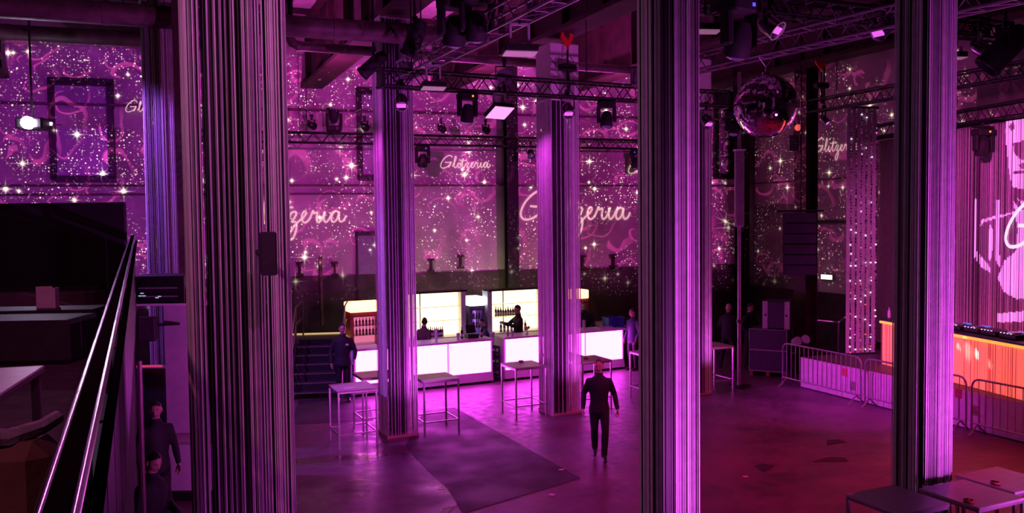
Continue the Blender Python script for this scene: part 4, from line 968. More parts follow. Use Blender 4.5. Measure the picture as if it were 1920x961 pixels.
# ------------------------------------------------------------------ sound
CAB = mat('black textured cabinet', (.028, .022, .032), .55, bump=.1); GRL = mat('speaker grille', (.085, .062, .11), .6, .3)
pb = at_h(1404, 703, 0); pe = at_h(1474, 722, 0); A_P = math.atan2((pe - pb).y, (pe - pb).x); PL = (pe - pb).length
if PL > 2: pe = pb + (pe - pb).normalized() * 1.35
PL = 1.12; dirp = V((math.cos(A_P), math.sin(A_P), 0))
A_P = R(-28); pt_ = thing('pallet', 'wooden pallet under the stacked bass cabinets', 'pallet', pb, A_P); WOOD = mat('pallet wood', (.28, .14, .10), .7, var=.4, scale=5)
PW = abs(line_px(pb, pb + V((math.cos(A_P), math.sin(A_P), 0)), 1475).x - pb.x) / math.cos(A_P)
for i in range(5): MB().box((PW / 2, .10 + .19 * i, .125), (PW, .12, .02)).build('plank', WOOD, pt_)
for x in (.06, PW / 2, PW - .06): MB().box((x, .42, .065), (.09, .80, .10)).build('block', WOOD, pt_)
for x in (.06, PW / 2, PW - .06): MB().box((x, .42, .008), (.10, .80, .016)).build('plank', WOOD, pt_)
def cab(z, label, w_, h, d_, dx, side=None):
    M = Matrix.Rotation(A_P, 4, 'Z'); t = thing('bass_cabinet', label, 'speaker', pb + (M @ V((dx, .03, 0))) + V((0, 0, z)), A_P, 'stacked loudspeakers on the pallet')
    MB().cbox((w_ / 2, d_ / 2, h / 2), (w_, d_, h), .015).build('cabinet', CAB, t)
    k = MB(); e = .018
    for c, s in (((w_ / 2, h - e / 2), (w_, e)), ((w_ / 2, e / 2), (w_, e)), ((e / 2, h / 2), (e, h)), ((w_ - e / 2, h / 2), (e, h))): k.box((c[0], -.012, c[1]), (s[0], .02, s[1]))
    k.build('edge_trim', mat('grey violet trim', (.40, .33, .44), .4), t); MB().box((w_ / 2, -.006, h / 2), (w_ - .06, .012, h - .06)).build('grille', GRL, t)
    for x in (.25, .78): MB().ball((w_ * x, -.02, .09), .02, 8, 6).build('corner_knob', CHROME, t)
    return t
H1 = .56
cab(.137, 'lower black bass cabinet on the pallet by the barrier', PW, H1, .75, 0); cab(.139 + H1, 'upper black bass cabinet, second of the pallet stack', PW, H1, .75, 0)
z = .141 + 2 * H1; w_ = PW * .72; M = Matrix.Rotation(A_P, 4, 'Z')
t = thing('top_speaker', 'pale sided loudspeaker standing on top of the bass cabinets', 'speaker', pb + (M @ V((PW * .34, .1, 0))) + V((0, 0, z)), A_P)
h = .74; MB().cbox((w_ / 2, .3, h / 2), (w_, .6, h), .012).build('cabinet', CAB, t)
for x in (.10, .90): MB().box((w_ * x, -.008, h / 2), (w_ * .19, .016, h - .01)).build('pale_cheek', mat('pale speaker cheek', (.55, .5, .56), .5), t)
MB().box((w_ / 2, -.006, h / 2), (w_ * .58, .012, h - .06)).build('grille', GRL, t)
k = MB(); k.cyl((w_ * .12, -.02, h * .5), (w_ * .12, -.01, h * .5), .03, n=10); k.cyl((w_ * .88, -.02, h * .5), (w_ * .88, -.01, h * .5), .03, n=10); k.build('bolt', BLACK, t)
# flown line array on the steel column
la = at_y(1501, 398, 22.2); A_L = R(-22)
t = thing('line_array', 'black flown loudspeaker array hanging before the steel column', 'speaker', la, A_L)
AW = .84; zz = 0.0; tl = 0.0; yy = 0.0
for i in range(6):
    T = Matrix.Translation((0, yy, zz)) @ Matrix.Rotation(tl, 4, 'X'); k = MB(); k.prism([(-AW / 2, -.22), (AW / 2, -.22), (AW / 2 - .06, .26), (-AW / 2 + .06, .26)], -.262, -.008, M=T); o = k.build('array_box', CAB, t)
    MB().box((0, -.224, -.135), (AW - .06, .012, .235), M=T).build('grille', GRL, o)
    zz -= .265 * math.cos(tl); yy += .265 * math.sin(tl) * 1; tl += .035
MB().box((0, .02, .04), (1.15, .5, .05)).build('flying_frame', BLACK, t); MB().cyl((0, .05, .05), (0, .05, 9.9 - la.z), .02, n=6).build('chain', BLACK, t)
# pole with thick sleeve
pp = at_h(1386, 724, 0); t = thing('steel_pole', 'slim steel pole with a thick upper sleeve, foot plate near the bass cabinets', 'pole', pp)
ztp = at_y(1384, 250, pp.y).z; zs1 = at_y(1384, 282, pp.y).z; zs0 = at_y(1384, 425, pp.y).z; PP = mat('violet grey pole', (.30, .22, .28), .4, .3)
MB().cyl((0, 0, .02), (0, 0, ztp + 1.5), .045, n=12).build('shaft', PP, t, True); MB().cbox((0, 0, (zs0 + zs1) / 2), (.22, .16, zs1 - zs0), .03).build('sleeve', PP, t); MB().box((0, 0, zs1 + .01), (.26, .2, .04)).build('sleeve_cap', WHITE, t)
k = MB(); k.cyl((0, 0, 0), (0, 0, .03), .22, n=14); [k.bar((0, 0, .04), (.32 * math.cos(a), .32 * math.sin(a), .015), .05, .03) for a in (.3, 2.4, 4.5)]; k.build('foot_plate', BLACK, t)
MB().cyl((0, 0, 1.6), (0, 0, 1.68), .07, n=10).build('collar', BLACK, t)
# small column speaker, wall lamp, orange lamp, blue tube, cross
p = at_y(1488, 268, 22.3); t = thing('wall_speaker', 'small black loudspeaker hung high beside the steel column', 'speaker', p, R(-20)); MB().cbox((0, 0, 0), (.26, .24, .40), .03).build('cabinet', CAB, t); MB().cyl((0, .1, .2), (0, .1, .75), .02, n=6).build('bracket', BLACK, t)
p = at_y(1496, 239, 22.3); o = MB().ball((0, 0, 0), .085, 12, 8).build('signal_lamp', mat('orange signal lamp', (.8, .2, .1), .3, emit=(1, .13, .10), strength=.7), None, True, loc=p); tag(o, 'round orange signal lamp beside the steel column', 'lamp')
s_, h_ = rw(1550, 519, .08); t = thing('wall_lamp', 'small bright greenish white lamp on the wall beside the sequin curtain', 'lamp', PC + DR * s_ + V((0, 0, h_)) + V((DR.y, -DR.x, 0)) * .08, A_R)
MB().cbox((0, .04, 0), (.5, .08, .2), .02).build('lamp_box', GREY, t); MB().cbox((0, -.01, 0), (.42, .03, .13), .01).build('light_face', mat('greenish white lamp', (.9, 1, .8), .3, emit=(.85, 1.0, .72), strength=3.0), t)
p = at_y(1478, 593, 22.6); o = MB().cyl((0, 0, 0), (0, 0, .52), .025, n=8).build('blue_tube', mat('blue glowing tube', (.1, .1, .5), .3, emit=(.12, .09, .9), strength=.5), None, loc=at_y(1478.5, 611, 22.6)); tag(o, 'thin blue glowing tube right of the pale sided loudspeaker', 'light')
s_, h_ = rw(1669, 452, .05); k = MB(); MX = MR @ Matrix.Translation((s_, -.03, h_)); k.bar((-.17, 0, -.2), (.17, 0, .2), .05, .05, M=MX); k.bar((-.17, 0, .2), (.17, 0, -.2), .05, .05, M=MX); o = k.build('wall_cross', BLACK); tag(o, 'dark cross mark on the wall between sequin curtain and right column', 'cross')
k = MB(); q0, q1 = at_y(1530, 600, 23.2), at_y(1572, 604, 23.0); k.tube([q0, q1, q1 + V((.2, 0, .15))], .03, 8); k.cyl(q0, (q0.x, q0.y, .0), .03, n=8); k.cyl(q1, (q1.x, q1.y, 0), .03, n=8); o = k.build('guard_rail', FENCEM, None, True); tag(o, 'short grey rail in the dark behind the stage end', 'rail')
# ------------------------------------------------------------------ balcony on the left
ra, rb = at_y(112, 961, 1.5), at_y(249, 443, 13.0); rd = (rb - ra).normalized(); ra = ra - rd * 0.9
hd = V((rd.x, rd.y, 0)).normalized(); A_RL = math.atan2(hd.y, hd.x); left = V((-hd.y, hd.x, 0)); BZ = 2.9
RAILM = mat('dark handrail', (.010, .007, .009), .95, .0, var=.1, spec=.0); REDGE = mat('polished glint tube', (.55, .5, .56), .16, 1.0, var=.05); RPAN = mat('dark glossy railing panel', (.022, .014, .022), .32, .1, var=.3)
BALC = mat('dark carpeted balcony floor', (.10, .07, .075), .9, var=.3, scale=6)
q0, q1 = ra - hd * 2, rb
pl = [(q0.x, q0.y), (q1.x, q1.y), (q1.x - 11, q1.y - 1.5), (-17, q1.y - 3), (-17, -3.5), (q0.x, -3.5)]
struct(MB().prism(pl, BZ - .35, BZ).build('floor_balcony', BALC))
Lr = (rb - ra).length; sl = math.atan2(rb.z - ra.z, V((rb.x - ra.x, rb.y - ra.y, 0)).length)
t = thing('balcony_railing', 'glossy dark handrail with panels along the balcony at the left', 'railing', ra, A_RL)
Ms = Matrix.Rotation(-sl, 4, 'Y')
k = MB(); pr = [(-.030, -.02), (-.030, .012), (-.020, .024), (.020, .024), (.030, .012), (.030, -.02)]
k.prism(pr, 0, Lr, axis='x', M=Ms); k.build('top_rail', RAILM, t)
for y in (-.028, .028): MB().cyl((0, y, .014), (Lr, y, .014), .011, n=12, M=Ms).build('rail_glint_tube', REDGE, t, True)  # bright tubes added to carry the highlight streaks of the rail
k = MB(); k.prism([(-.012 - .045, -.10), (-.012 - .045, -.06), (.012 - .045, -.06), (.012 - .045, -.10)], 0, Lr, axis='x', M=Ms); k.build('middle_rail', RAILM, t)
n = 9
for i in range(n + 1):
    x = Lr * i / n; zt = math.sin(sl) * x
    MB().box((x - (.03 if i == n else 0), .0, zt - .55), (.05, .04, 1.08)).build('post', RAILM, t)
    if i < n:
        for j in range(2):
            w_ = Lr / n / 2; MB().box((x + w_ * (j + .5), -.01, zt - .60), (w_ - .05, .02, .92)).build('railing_panel', RPAN, t)
fz = 2.75
f = MB(); f.box((6.5, .05, 0), (13.2, .06, 2.6)); o = f.build('wall_balcony', DARKWALL, None, loc=(ra.x, ra.y, 1.33), rz=A_RL); struct(o)
# seating furniture on the balcony
SOFA = mat('dark brown sofa cover', (.13, .075, .055), .8, var=.3, scale=5, bump=.2); PIP = mat('satin pale blanket', (.30, .30, .38), .30, var=.3, scale=9, bump=.4); BLKF = mat('black leatherette', (.035, .028, .032), .5)
s0 = at_h(-60, 812, BZ + .82); s1 = at_h(98, 808, BZ + .82); sv = (s1 - s0); A_S0 = math.atan2(sv.y, sv.x)
t = thing('sofa', 'brown sofa seen from behind with a pale satin cover along its back, nearest', 'sofa', (s0.x, s0.y, BZ), A_S0); SL = sv.length
MB().cbox((SL / 2 - .6, .02, .40), (SL + 1.2, .16, .80), .04).build('backrest', SOFA, t); MB().cbox((SL / 2 - .9, .32, .22), (SL + .7, .46, .44), .05).build('seat', SOFA, t)
k = MB(); nn = 26; pth = [(-1.0 + (SL + .90) * i / nn, -.02 + .012 * math.sin(i * 1.7), .81 + .008 * math.sin(i * 2.3)) for i in range(nn + 1)] + [(SL - .04, .03, .825), (SL - .02, .08, .84)]
k.tube(pth, [.022 + .004 * math.sin(i * 1.3) for i in range(len(pth))], 8); k.build('satin_cover', PIP, t, True)
t = thing('low_table', 'grey low table with steel legs behind the brown sofa', 'table', (-2.33, 3.15, BZ), R(16))
MB().cbox((0, 0, .735), (.9, .7, .03), .005).build('table_top', TOPM, t)
for x in (-.42, .42):
    for y in (-.32, .32): MB().box((x, y, .36), (.03, .03, .72)).build('leg', ALU, t)
sb = at_h(120, 690, BZ + .02); t = thing('bench', 'long black bench in the dark behind the low table', 'bench', (sb.x - 2.9, sb.y + .2, BZ), R(3))
MB().cbox((0, .3, .22), (5.6, .7, .42), .04).build('seat', BLKF, t)
eb = at_y(115, 525, 12.6)
t = thing('box_bench', 'low dim bench box along the far end of the balcony', 'bench', (eb.x - 1.6, 12.12, BZ), R(2)); MB().cbox((-.6, 0, .20), (5.8, .7, .40), .02).build('seat_box', mat('dim mauve laminate', (.16, .11, .13), .6), t); MB().cbox((-.6, .2, .42), (5.8, .4, .05), .02).build('cushion', BLKF, t)
zp = at_y(120, 380, 12.75).z; xr_ = at_y(236, 420, 12.75).x
t = thing('dark_screen', 'large dark partition screen at the far end of the balcony', 'screen', (xr_ - 2.6, 12.75, BZ), 0)
MB().cbox((0, 0, (zp - BZ) / 2), (5.2, .08, zp - BZ), .01).build('panel', mat('black screen cloth', (.014, .012, .022), .7), t)
for x in (-2.5, 2.5): MB().box((x, .08, .4), (.06, .3, .8)).build('stay', BLACK, t)
ct = at_h(84, 577, BZ + .42); t = thing('card_table', 'small dark table with a white card, far end of the balcony', 'table', (ct.x, ct.y, BZ), .1); MB().cbox((0, 0, .405), (1.2, .5, .03), .005).build('table_top', BLKF, t); [MB().box((x, y, .2), (.04, .04, .39)).build('leg', BLACK, t) for x in (-.5, .5) for y in (-.2, .2)]
t = thing('table_card', 'white folded card standing on the small dark balcony table', 'card', (ct.x, ct.y, BZ + .42), .15); MB().box((0, 0, .12), (.17, .01, .24)).build('card_leaf', LAB, t); MB().box((.10, .05, .11), (.03, .12, .22)).build('card_leaf', LAB, t)
# end of the balcony: white panel, gear box, speaker, side counter
def ex(px, py, y=13.3): return at_y(px, py, y)
pa, pb2 = ex(306, 570), ex(351, 570); t = thing('white_partition', 'tall white partition panel at the end of the balcony, behind the man in black', 'partition', ((pa.x + pb2.x) / 2, 13.35, 0), 0)
MB().cbox((0, 0, pa.z / 2), (pb2.x - pa.x, .10, pa.z), .006).build('panel', mat('white board', (.60, .55, .60), .6, var=.08), t); MB().box((-.1, .0, pa.z + .01), (1.5, .5, .03)).build('shelf', WHITE, t)
ga, gb = ex(256, 566), ex(352, 513); t = thing('amplifier_rack', 'black equipment box with tiny lights on the white partition', 'equipment box', ((ga.x + gb.x) / 2, 13.4, pa.z + .028), 0)
GH = gb.z - ga.z; MB().cbox((0, 0, GH / 2), (gb.x - ga.x, .5, GH), .01).build('case', BLACK, t)
k = MB(); [k.box((x, -.255, z), (.05, .01, .012)) for x, z in ((-.28, .12), (-.22, .12), (-.25, .16), (-.02, .09), (.02, .11))]; k.build('indicator', mat('cold indicator', (.5, .8, .9), .3, emit=(.6, .9, 1), strength=.6), t)
k = MB(); k.box((.0, -.255, GH * .55), (.6, .008, .02)); k.box((0, -.255, GH * .25), (.6, .008, .02)); k.build('front_seam', GREY, t)
o = MB().cbox((0, 0, 0), (.16, .14, .24), .03).build('camera_unit', GREY, None, loc=(ex(365, 530, 13.3).x, 13.3, pa.z + .145)); tag(o, 'small grey unit with a red light beside the black equipment box', 'camera'); MB().box((.0, -.075, .03), (.03, .01, .03)).build('indicator', mat('red indicator', (.8, .1, .2), .3, emit=(1, .1, .3), strength=2), o)
sa = ex(277, 616, 12.9); t = thing('wall_speaker', 'small black loudspeaker on a bracket above the man in black', 'speaker', sa, .2); MB().cbox((0, 0, 0), (.26, .24, .36), .02).build('cabinet', CAB, t); MB().cyl((.1, .05, .05), (.45, .4, .02), .025, n=6).build('bracket', BLACK, t)
ka, kb = ex(316, 826, 12.9), ex(372, 826, 12.9); t = thing('side_counter', 'small white fronted counter beside the man in black', 'counter', ((ka.x + kb.x) / 2 + .1, 13.0, 0), 0)
MB().cbox((0, 0, ka.z), (kb.x - ka.x + .3, .5, .04), .005).build('worktop', TOPM, t); MB().box((0, .05, (ka.z + .15) / 2), (kb.x - ka.x + .2, .35, ka.z - .17)).build('front', WHITE, t); MB().box((0, .05, .08), (kb.x - ka.x + .2, .35, .15)).build('kickboard', BLACKM, t)
ya = ex(275, 688, 13.6); t = thing('dark_cabinet', 'dark cabinet with a thin red glowing edge beyond the end of the balcony', 'cabinet', (ya.x, 13.7, 0)); MB().box((0, .17, .95), (.5, .3, 1.9)).build('carcass', DARKWALL, t)
MB().box((0, 0, ya.z), (.40, .04, .03)).build('edge_glow', mat('dim red glowing edge', (.5, .05, .1), .4, emit=(1, .06, .2), strength=.5), t)  # shelf edge drawn as a glowing red strip
pq2 = at_y(262, 700, 8.7); o = MB().cbox((0, 0, 1.42), (.035, .05, 2.84), .006).build('thin_post', mat('pink grey post', (.25, .10, .15), .4), None, loc=(pq2.x, pq2.y, 0)); tag(o, 'thin pinkish upright post beside the shorter man with the phone', 'post')
sp2 = at_y(503, 475, 5.72); t = thing('wall_speaker', 'black upright loudspeaker at the right edge of the large dark string column', 'speaker', sp2, .35); MB().cbox((0, 0, 0), (.105, .12, .29), .01).build('cabinet', CAB, t); MB().bar((0, 0, 0), (-.05, .45, 0), .03).build('bracket', BLACK, t)
c = at_y(338, 300, 14.1); hcol(V((c.x, 14.2, 0)), .3, .20, .22, 0, 10, RUST)
bp_ = [at_y(x, y, 9.0) for x, y in ((345, 200), (369, 243), (376, 420), (352, 420))]
k = MB(); cc = sum((p for p in bp_), V()) / 4; k.prism([(p.x - cc.x, p.z - cc.z) for p in bp_], -.006, .006, axis='y'); k.cyl((0, 0, 1.0), (0, 0, 9.84 - cc.z), .008, n=4); o = k.build('pale_banner', mat('pale cloth', (.45, .38, .44), .7), None, loc=cc); tag(o, 'pale slanting cloth strip beside the large dark string column', 'banner')
# projector with its bright lens
pj = at_y(52, 230, 16.5); pm = mat('projector lens glare', (1, 1, 1), .2, emit=(.82, .62, 1.0), strength=160)
t = thing('projector', 'video projector with dazzling violet white lens at the far left', 'projector', pj, .1); MB().cbox((0, .25, 0), (.50, .45, .22), .03).build('case', BLACK, t); MB().cyl((0, .05, 0), (0, -.03, 0), .12, n=16).build('lens', pm, t); MB().cyl((0, .2, .1), (0, .2, 9.84 - pj.z), .02, n=6).build('pole', BLACK, t)
pj2 = at_y(95, 232, 16.9); o = MB().cbox((0, 0, 0), (.07, .05, .07), .01).build('pilot_lamp', mat('pilot lamp', (1, 1, 1), .3, emit=(1, .8, .95), strength=1.2), None, loc=pj2); tag(o, 'small square pale pilot lamp right of the dazzling projector', 'lamp')
MB().box((.12, 0, -.02), (.18, .02, .02)).build('bracket', WHITE, o)
# ------------------------------------------------------------------ projected lettering, drawn as glowing strokes on the walls
GLY = [[(2.35, 1.95), (2.15, 2.3), (1.5, 2.25), (.75, 1.65), (.28, .95), (.15, .35), (.45, .0), (1.1, .08), (1.75, .5), (2.1, 1.02), (2.15, 1.12), (1.6, 1.05), (.95, 1.08)],
       [(2.1, 1.02), (1.95, .55), (1.6, .1)],
       [(2.35, .25), (2.75, .9), (3.1, 1.7), (3.12, 2.15), (2.95, 2.1), (2.78, 1.3), (2.72, .4), (2.85, .05), (3.1, .15), (3.4, .6), (3.55, .98), (3.45, .4), (3.6, .04), (3.85, .2), (4.2, .8), (4.5, 1.75), (4.3, .8), (4.28, .2), (4.5, .03), (4.8, .3), (5.05, .82), (5.3, 1.0), (5.5, .85), (5.3, .4), (5.1, .1), (5.4, .1), (5.5, -.25), (5.35, -.95), (5.05, -1.45), (4.85, -1.3), (4.95, -.8), (5.4, -.15), (5.8, .25), (6.15, .55), (6.35, .85), (6.2, 1.02), (5.98, .7), (6.0, .2), (6.25, .02), (6.6, .3), (6.85, .85), (6.95, 1.05), (7.0, .82), (7.3, .9), (7.22, .35), (7.35, .03), (7.65, .25), (7.95, .95), (7.85, .35), (8.0, .02), (8.3, .3), (8.6, .85), (8.95, 1.0)],
       [(9.15, .85), (8.9, 1.0), (8.6, .7), (8.5, .25), (8.68, .02), (9.0, .3), (9.2, .95), (9.15, .4), (9.3, .04), (9.6, .2), (9.8, .6)],
       [(3.85, 1.32), (4.6, 1.38), (5.25, 1.36)], [(3.66, 1.42), (3.72, 1.52)], [(8.05, 1.42), (8.11, 1.52)]]
def smooth(P, k=5):
    out = []
    for i in range(len(P) - 1):
        p0, p1, p2, p3 = V(P[max(i - 1, 0)]), V(P[i]), V(P[i + 1]), V(P[min(i + 2, len(P) - 1)])
        for j in range(k):
            t = j / k; out.append(.5 * ((2 * p1) + (p2 - p0) * t + (2 * p0 - 5 * p1 + 4 * p2 - p3) * t * t + (3 * p1 - p0 - 3 * p2 + p3) * t ** 3))
    return out + [V(P[-1])]
TXT = mat('glowing cream lettering', (.8, .7, .7), .6, emit=(.66, .40, .38), strength=.85)
TXTD = mat('dimmer glowing lettering', (.8, .7, .7), .6, emit=(.62, .34, .36), strength=.7)
def lettering(M, f, a, b, label, m=TXT, wt=.10, off=-.03, grp=True):
    (x0, h0), (x1, h1) = f(*a), f(*b); s = (x1 - x0) / 9.6; k = MB()
    for g in GLY:
        P = smooth([V((x, y)) for x, y in g]); n = len(P); vs = []; fs = []
        for i, p in enumerate(P):
            d = (P[min(i + 1, n - 1)] - P[max(i - 1, 0)]); d = d.normalized() if d.length > 0 else V((1, 0)); q = V((-d.y, d.x)) * wt
            for e in (-1, 1): vs.append(((p.x + q.x * e - .15) * s, 0, (p.y + q.y * e) * s + (h1 - h0) * p.x / 9.6))
        for i in range(n - 1): fs.append((2 * i, 2 * i + 1, 2 * i + 3, 2 * i + 2))
        k.add(vs, fs)
    o = k.build('glowing_lettering', m); o.matrix_world = M @ Matrix.Translation((x0, off, h0)); return tag(o, label, 'lettering', 'projected words on the walls')
lettering(MW, bw, (976, 411), (1180, 411), 'large projected word Glitzeria behind the third column', wt=.085)
lettering(MW, bw, (436, 420), (648, 416), 'large projected word Glitzeria between the dark column and second column', wt=.085)
lettering(MW, bw, (826, 315), (919, 314), 'small projected word Glitzeria between second and third column')
lettering(MW, bw, (238, 211), (330, 211), 'small projected word Glitzeria beside the left window, half hidden', off=-.19)
lettering(MW, bw, (1178, 325), (1272, 325), 'small projected word Glitzeria almost hidden by the tall middle column')
lettering(MR, rw, (1527, 286), (1612, 280), 'small projected word Glitzeria on the right wall beside the sequin curtain', TXTD)
# big initial of the word on the backdrop
Mc = frame2((CB.x, CB.y, 0), A_CB)
lettering(Mc, lambda x, y: cb(x, y), (1888, 462), (2230, 462), 'bright start of the word Glitzeria on the string backdrop at the right edge', mat('bright glowing lettering', (.9, .8, .9), .6, emit=(1, .72, .95), strength=1.0), .09, -ds * .035)
# ------------------------------------------------------------------ people
SKIN = mat('skin', (.52, .30, .23), .5, var=.06); LIP = mat('lips', (.42, .16, .14), .45); EYEW = mat('eye white', (.7, .68, .66), .2); IRIS = mat('dark iris', (.02, .015, .01), .2)
HAIRK = mat('black hair', (.010, .008, .008), .5, var=.3, scale=60); HAIRB = mat('brown hair', (.035, .018, .010), .5, var=.3, scale=60); HAIRG = mat('grey brown hair', (.09, .06, .05), .6)
SHIRT = mat('black shirt', (.014, .012, .017), .75, bump=.15, bscale=30); JEANS = mat('black trousers', (.010, .009, .012), .75); SHOE = mat('black shoes', (.010, .009, .010), .35)
NAVY = mat('dark blue shirt', (.035, .032, .085), .7); BROWN = mat('brown jumper', (.10, .05, .045), .75)
def head_mesh(nu=32, nv=28, off=0.0, keep=None):
    vs, fs = [], []
    def P(t, a):
        rx, ry, rz = .076, .097, .118; x = rx * math.cos(t) * math.sin(a); y = -ry * math.cos(t) * math.cos(a); z = rz * math.sin(t)
        if z < 0:
            q = -z / rz; x *= 1 - .30 * q ** 1.5
            if y > 0: y *= 1 - .40 * q
        if y < 0:
            g = lambda cx, sx, cz, sz: math.exp(-((abs(x) - cx) / sx) ** 2 - ((z - cz) / sz) ** 2)
            y -= .026 * g(0, .015, -.024, .022) + .006 * g(0, .05, .032, .012) + .007 * g(0, .026, -.062, .013) + .009 * g(0, .026, -.10, .016)
            y += .011 * g(.032, .017, .008, .013) + .006 * g(0, .022, -.062, .004)
        return V((x, y, z)) * (1 + off)
    idx = {}
    for j in range(nv + 1):
        t = -math.pi / 2 + math.pi * j / nv
        for i in range(nu): idx[j, i] = len(vs); vs.append(P(t, 6.28318 * i / nu))
    for j in range(nv):
        for i in range(nu):
            f = (idx[j, i], idx[j, (i + 1) % nu], idx[j + 1, (i + 1) % nu], idx[j + 1, i])
            c = sum((vs[q] for q in f), V()) / 4; a = 6.28318 * (i + .5) / nu
            if keep is None or keep(c, math.cos(a)): fs.append(f)
    return vs, fs
def hand(k, wrist, d, n, mi, fist=.5):
    d = V(d).normalized(); n = V(n); n = (n - d * n.dot(d)).normalized(); l = d.cross(n)
    def X(a, b, c): return wrist + d * a + l * b + n * c
    vs = []; 
    for a, hw, th in ((-.03, .026, .022), (.0, .027, .019), (.04, .040, .017), (.085, .042, .014)):
        for q in range(8): an = 6.28318 * q / 8; vs.append(X(a, hw * math.cos(an), th * math.sin(an)))
    k.add(vs, [(i * 8 + q, i * 8 + (q + 1) % 8, (i + 1) * 8 + (q + 1) % 8, (i + 1) * 8 + q) for i in range(3) for q in range(8)] + [tuple(range(8)), tuple(range(24, 32))], mi)
    for i, L in enumerate((.068, .080, .076, .060)):
        b = (1.5 - i) * .0205; f = fist
        k.tube([X(.075, b, 0), X(.085 + L * .38 * (1 - f * .3), b, L * .30 * f), X(.085 + L * .60 * (1 - f * .5), b, L * .75 * f), X(.085 + L * (.98 - f * .72), b, L * .95 * f)], [.0098, .0095, .0085, .007], 6, mi)
    k.tube([X(.01, .022, .004), X(.04, .050, .014), X(.068, .054, .028), X(.090, .046, .040)], [.013, .011, .010, .008], 6, mi)
def person(label, loc, rz, top=SHIRT, legm=JEANS, hair=HAIRK, skin=SKIN, h=1.78, lean=(0, 0), el=None, wr=None, kn=None, an=None, toe=None, head=(0, 0), fist=(.5, .5), hairlen='short', badge=False, long_sleeve=True, group=None, girth=1.0, hstyle=None):
    t = thing('person', label, 'person', loc, rz, group); sc = h / 1.78
    el = el or [(-.25, .03, 1.14), (.25, .03, 1.14)]; wr = wr or [(-.27, -.06, .89), (.27, -.06, .89)]
    kn = kn or [(-.105, -.015, .50), (.105, -.015, .50)]; an = an or [(-.11, .02, .09), (.11, .02, .09)]; toe = toe or [(-.03, -1), (.03, -1)]
    def ln(z): q = max(0, z - .92); return V((lean[0] * q, lean[1] * q, 0))
    k = MB(); g = girth
    rings = [(.79, .150, .112), (.835, .184 * g, .134 * g), (.85, .190 * g, .140 * g), (.93, .182 * g, .130 * g), (1.04, .160 * g, .118 * g), (1.16, .170 * g, .124 * g), (1.28, .186, .128), (1.36, .190, .120), (1.41, .178, .106), (1.445, .145, .094), (1.475, .105, .082), (1.50, .075, .07), (1.53, .062, .062), (1.60, .055, .058)]
    vs = []; m = 20
    for z, rx, ry in rings:
        c = ln(z)
        for i in range(m): a = 6.28318 * i / m; vs.append((c.x + rx * math.cos(a), c.y + ry * math.sin(a) + (.012 if z > 1.5 else 0), z))
    k.add(vs, [(i * m + q, i * m + (q + 1) % m, (i + 1) * m + (q + 1) % m, (i + 1) * m + q) for i in range(len(rings) - 1) for q in range(m)] + [tuple(range(m - 1, -1, -1)), tuple(range((len(rings) - 1) * m, len(rings) * m))])
    segs = [('top', V((0, 0, .86)), V((0, 0, 1.44)) + ln(1.44), .15), ('skin', V((0, 0, 1.53)) + ln(1.53), V((0, 0, 1.64)) + ln(1.6), .05)]
    W = []
    for i, s in ((0, -1), (1, 1)):
        sh = V((s * .180, 0, 1.392)) + ln(1.42); e = V(el[i]) + ln(1.15) * 0; w_ = V(wr[i]); W.append((w_, (w_ - e).normalized(), s))
        k.ball(sh, .064, 12, 8); k.tube([sh + V((-s * .06, 0, .0)), sh, sh.lerp(e, .5), e], [.064, .064, .060, .050], 12); k.ball(e, .050, 10, 8)
        k.tube([e, e.lerp(w_, .3), e.lerp(w_, .75), w_, w_ + (w_ - e).normalized() * .012], [.050, .052, .044, .038, .036], 12)
        segs += [('top', sh, e, .06), ('top', e, w_, .045)]
        hp = V((s * .092, 0, .90)); kk, aa = V(kn[i]), V(an[i])
        k.tube([hp + V((0, 0, .04)), hp, hp.lerp(kk, .5), kk], [.088, .094, .084, .068], 14); k.ball(kk, .068, 12, 8)
        cf = kk.lerp(aa, .35) + V((0, .012, 0)); k.tube([kk, cf, kk.lerp(aa, .75), aa + V((0, 0, .0))], [.068, .068, .060, .058], 14)
        segs += [('leg', hp, kk, .08), ('leg', kk, aa + (kk - aa) * .02, .06)]
        td = V((toe[i][0], toe[i][1], 0)).normalized(); hl = aa + V((0, 0, -.045)) - td * .05; tz = toe[i][2] if len(toe[i]) > 2 else 0
        k.tube([hl, hl + td * .08 + V((0, 0, .012)), hl + td * .17 + V((0, 0, -.008 + tz)), hl + td * .235 + V((0, 0, -.016 + tz)), hl + td * .255 + V((0, 0, -.02 + tz))], [.042, .044, .040, .030, .015], 10)
        segs += [('shoe', hl, hl + td * .22 + V((0, 0, tz)), .04)]
    tmp = k.build('person_body_source', SHIRT)
    rm = tmp.modifiers.new('r', 'REMESH'); rm.mode = 'VOXEL'; rm.voxel_size = .016
    sm = tmp.modifiers.new('s', 'SMOOTH'); sm.factor = .5; sm.iterations = 9
    me = bpy.data.meshes.new_from_object(tmp.evaluated_get(bpy.context.evaluated_depsgraph_get()))
    bpy.data.objects.remove(tmp)
    B = MB(); names = ['top', 'leg', 'shoe', 'skin']; B.v = [tuple(v.co) for v in me.vertices]; B.f = [tuple(p.vertices) for p in me.polygons]
    for p in me.polygons:
        c = p.center; best = None
        for nm, a, b, r in segs:
            ab = b - a; u = max(0, min(1, (c - a).dot(ab) / ab.length_squared)); d = (c - a - ab * u).length - r
            if best is None or d < best[0]: best = (d, nm)
        nm = best[1]
        if nm == 'leg' and c.z > .84: nm = 'top'
        if nm == 'top' and abs(c.x - ln(1.5).x) < .10 and c.z > 1.515: nm = 'skin'
        B.mi.append(names.index(nm))
    bpy.data.meshes.remove(me)
    for i, (w_, d, s) in enumerate(W): hand(B, w_ + d * .012, d, (-s, -.15, 0) if abs(d.z) > .5 else (-s * .4, 0, -1), 3, fist[i])
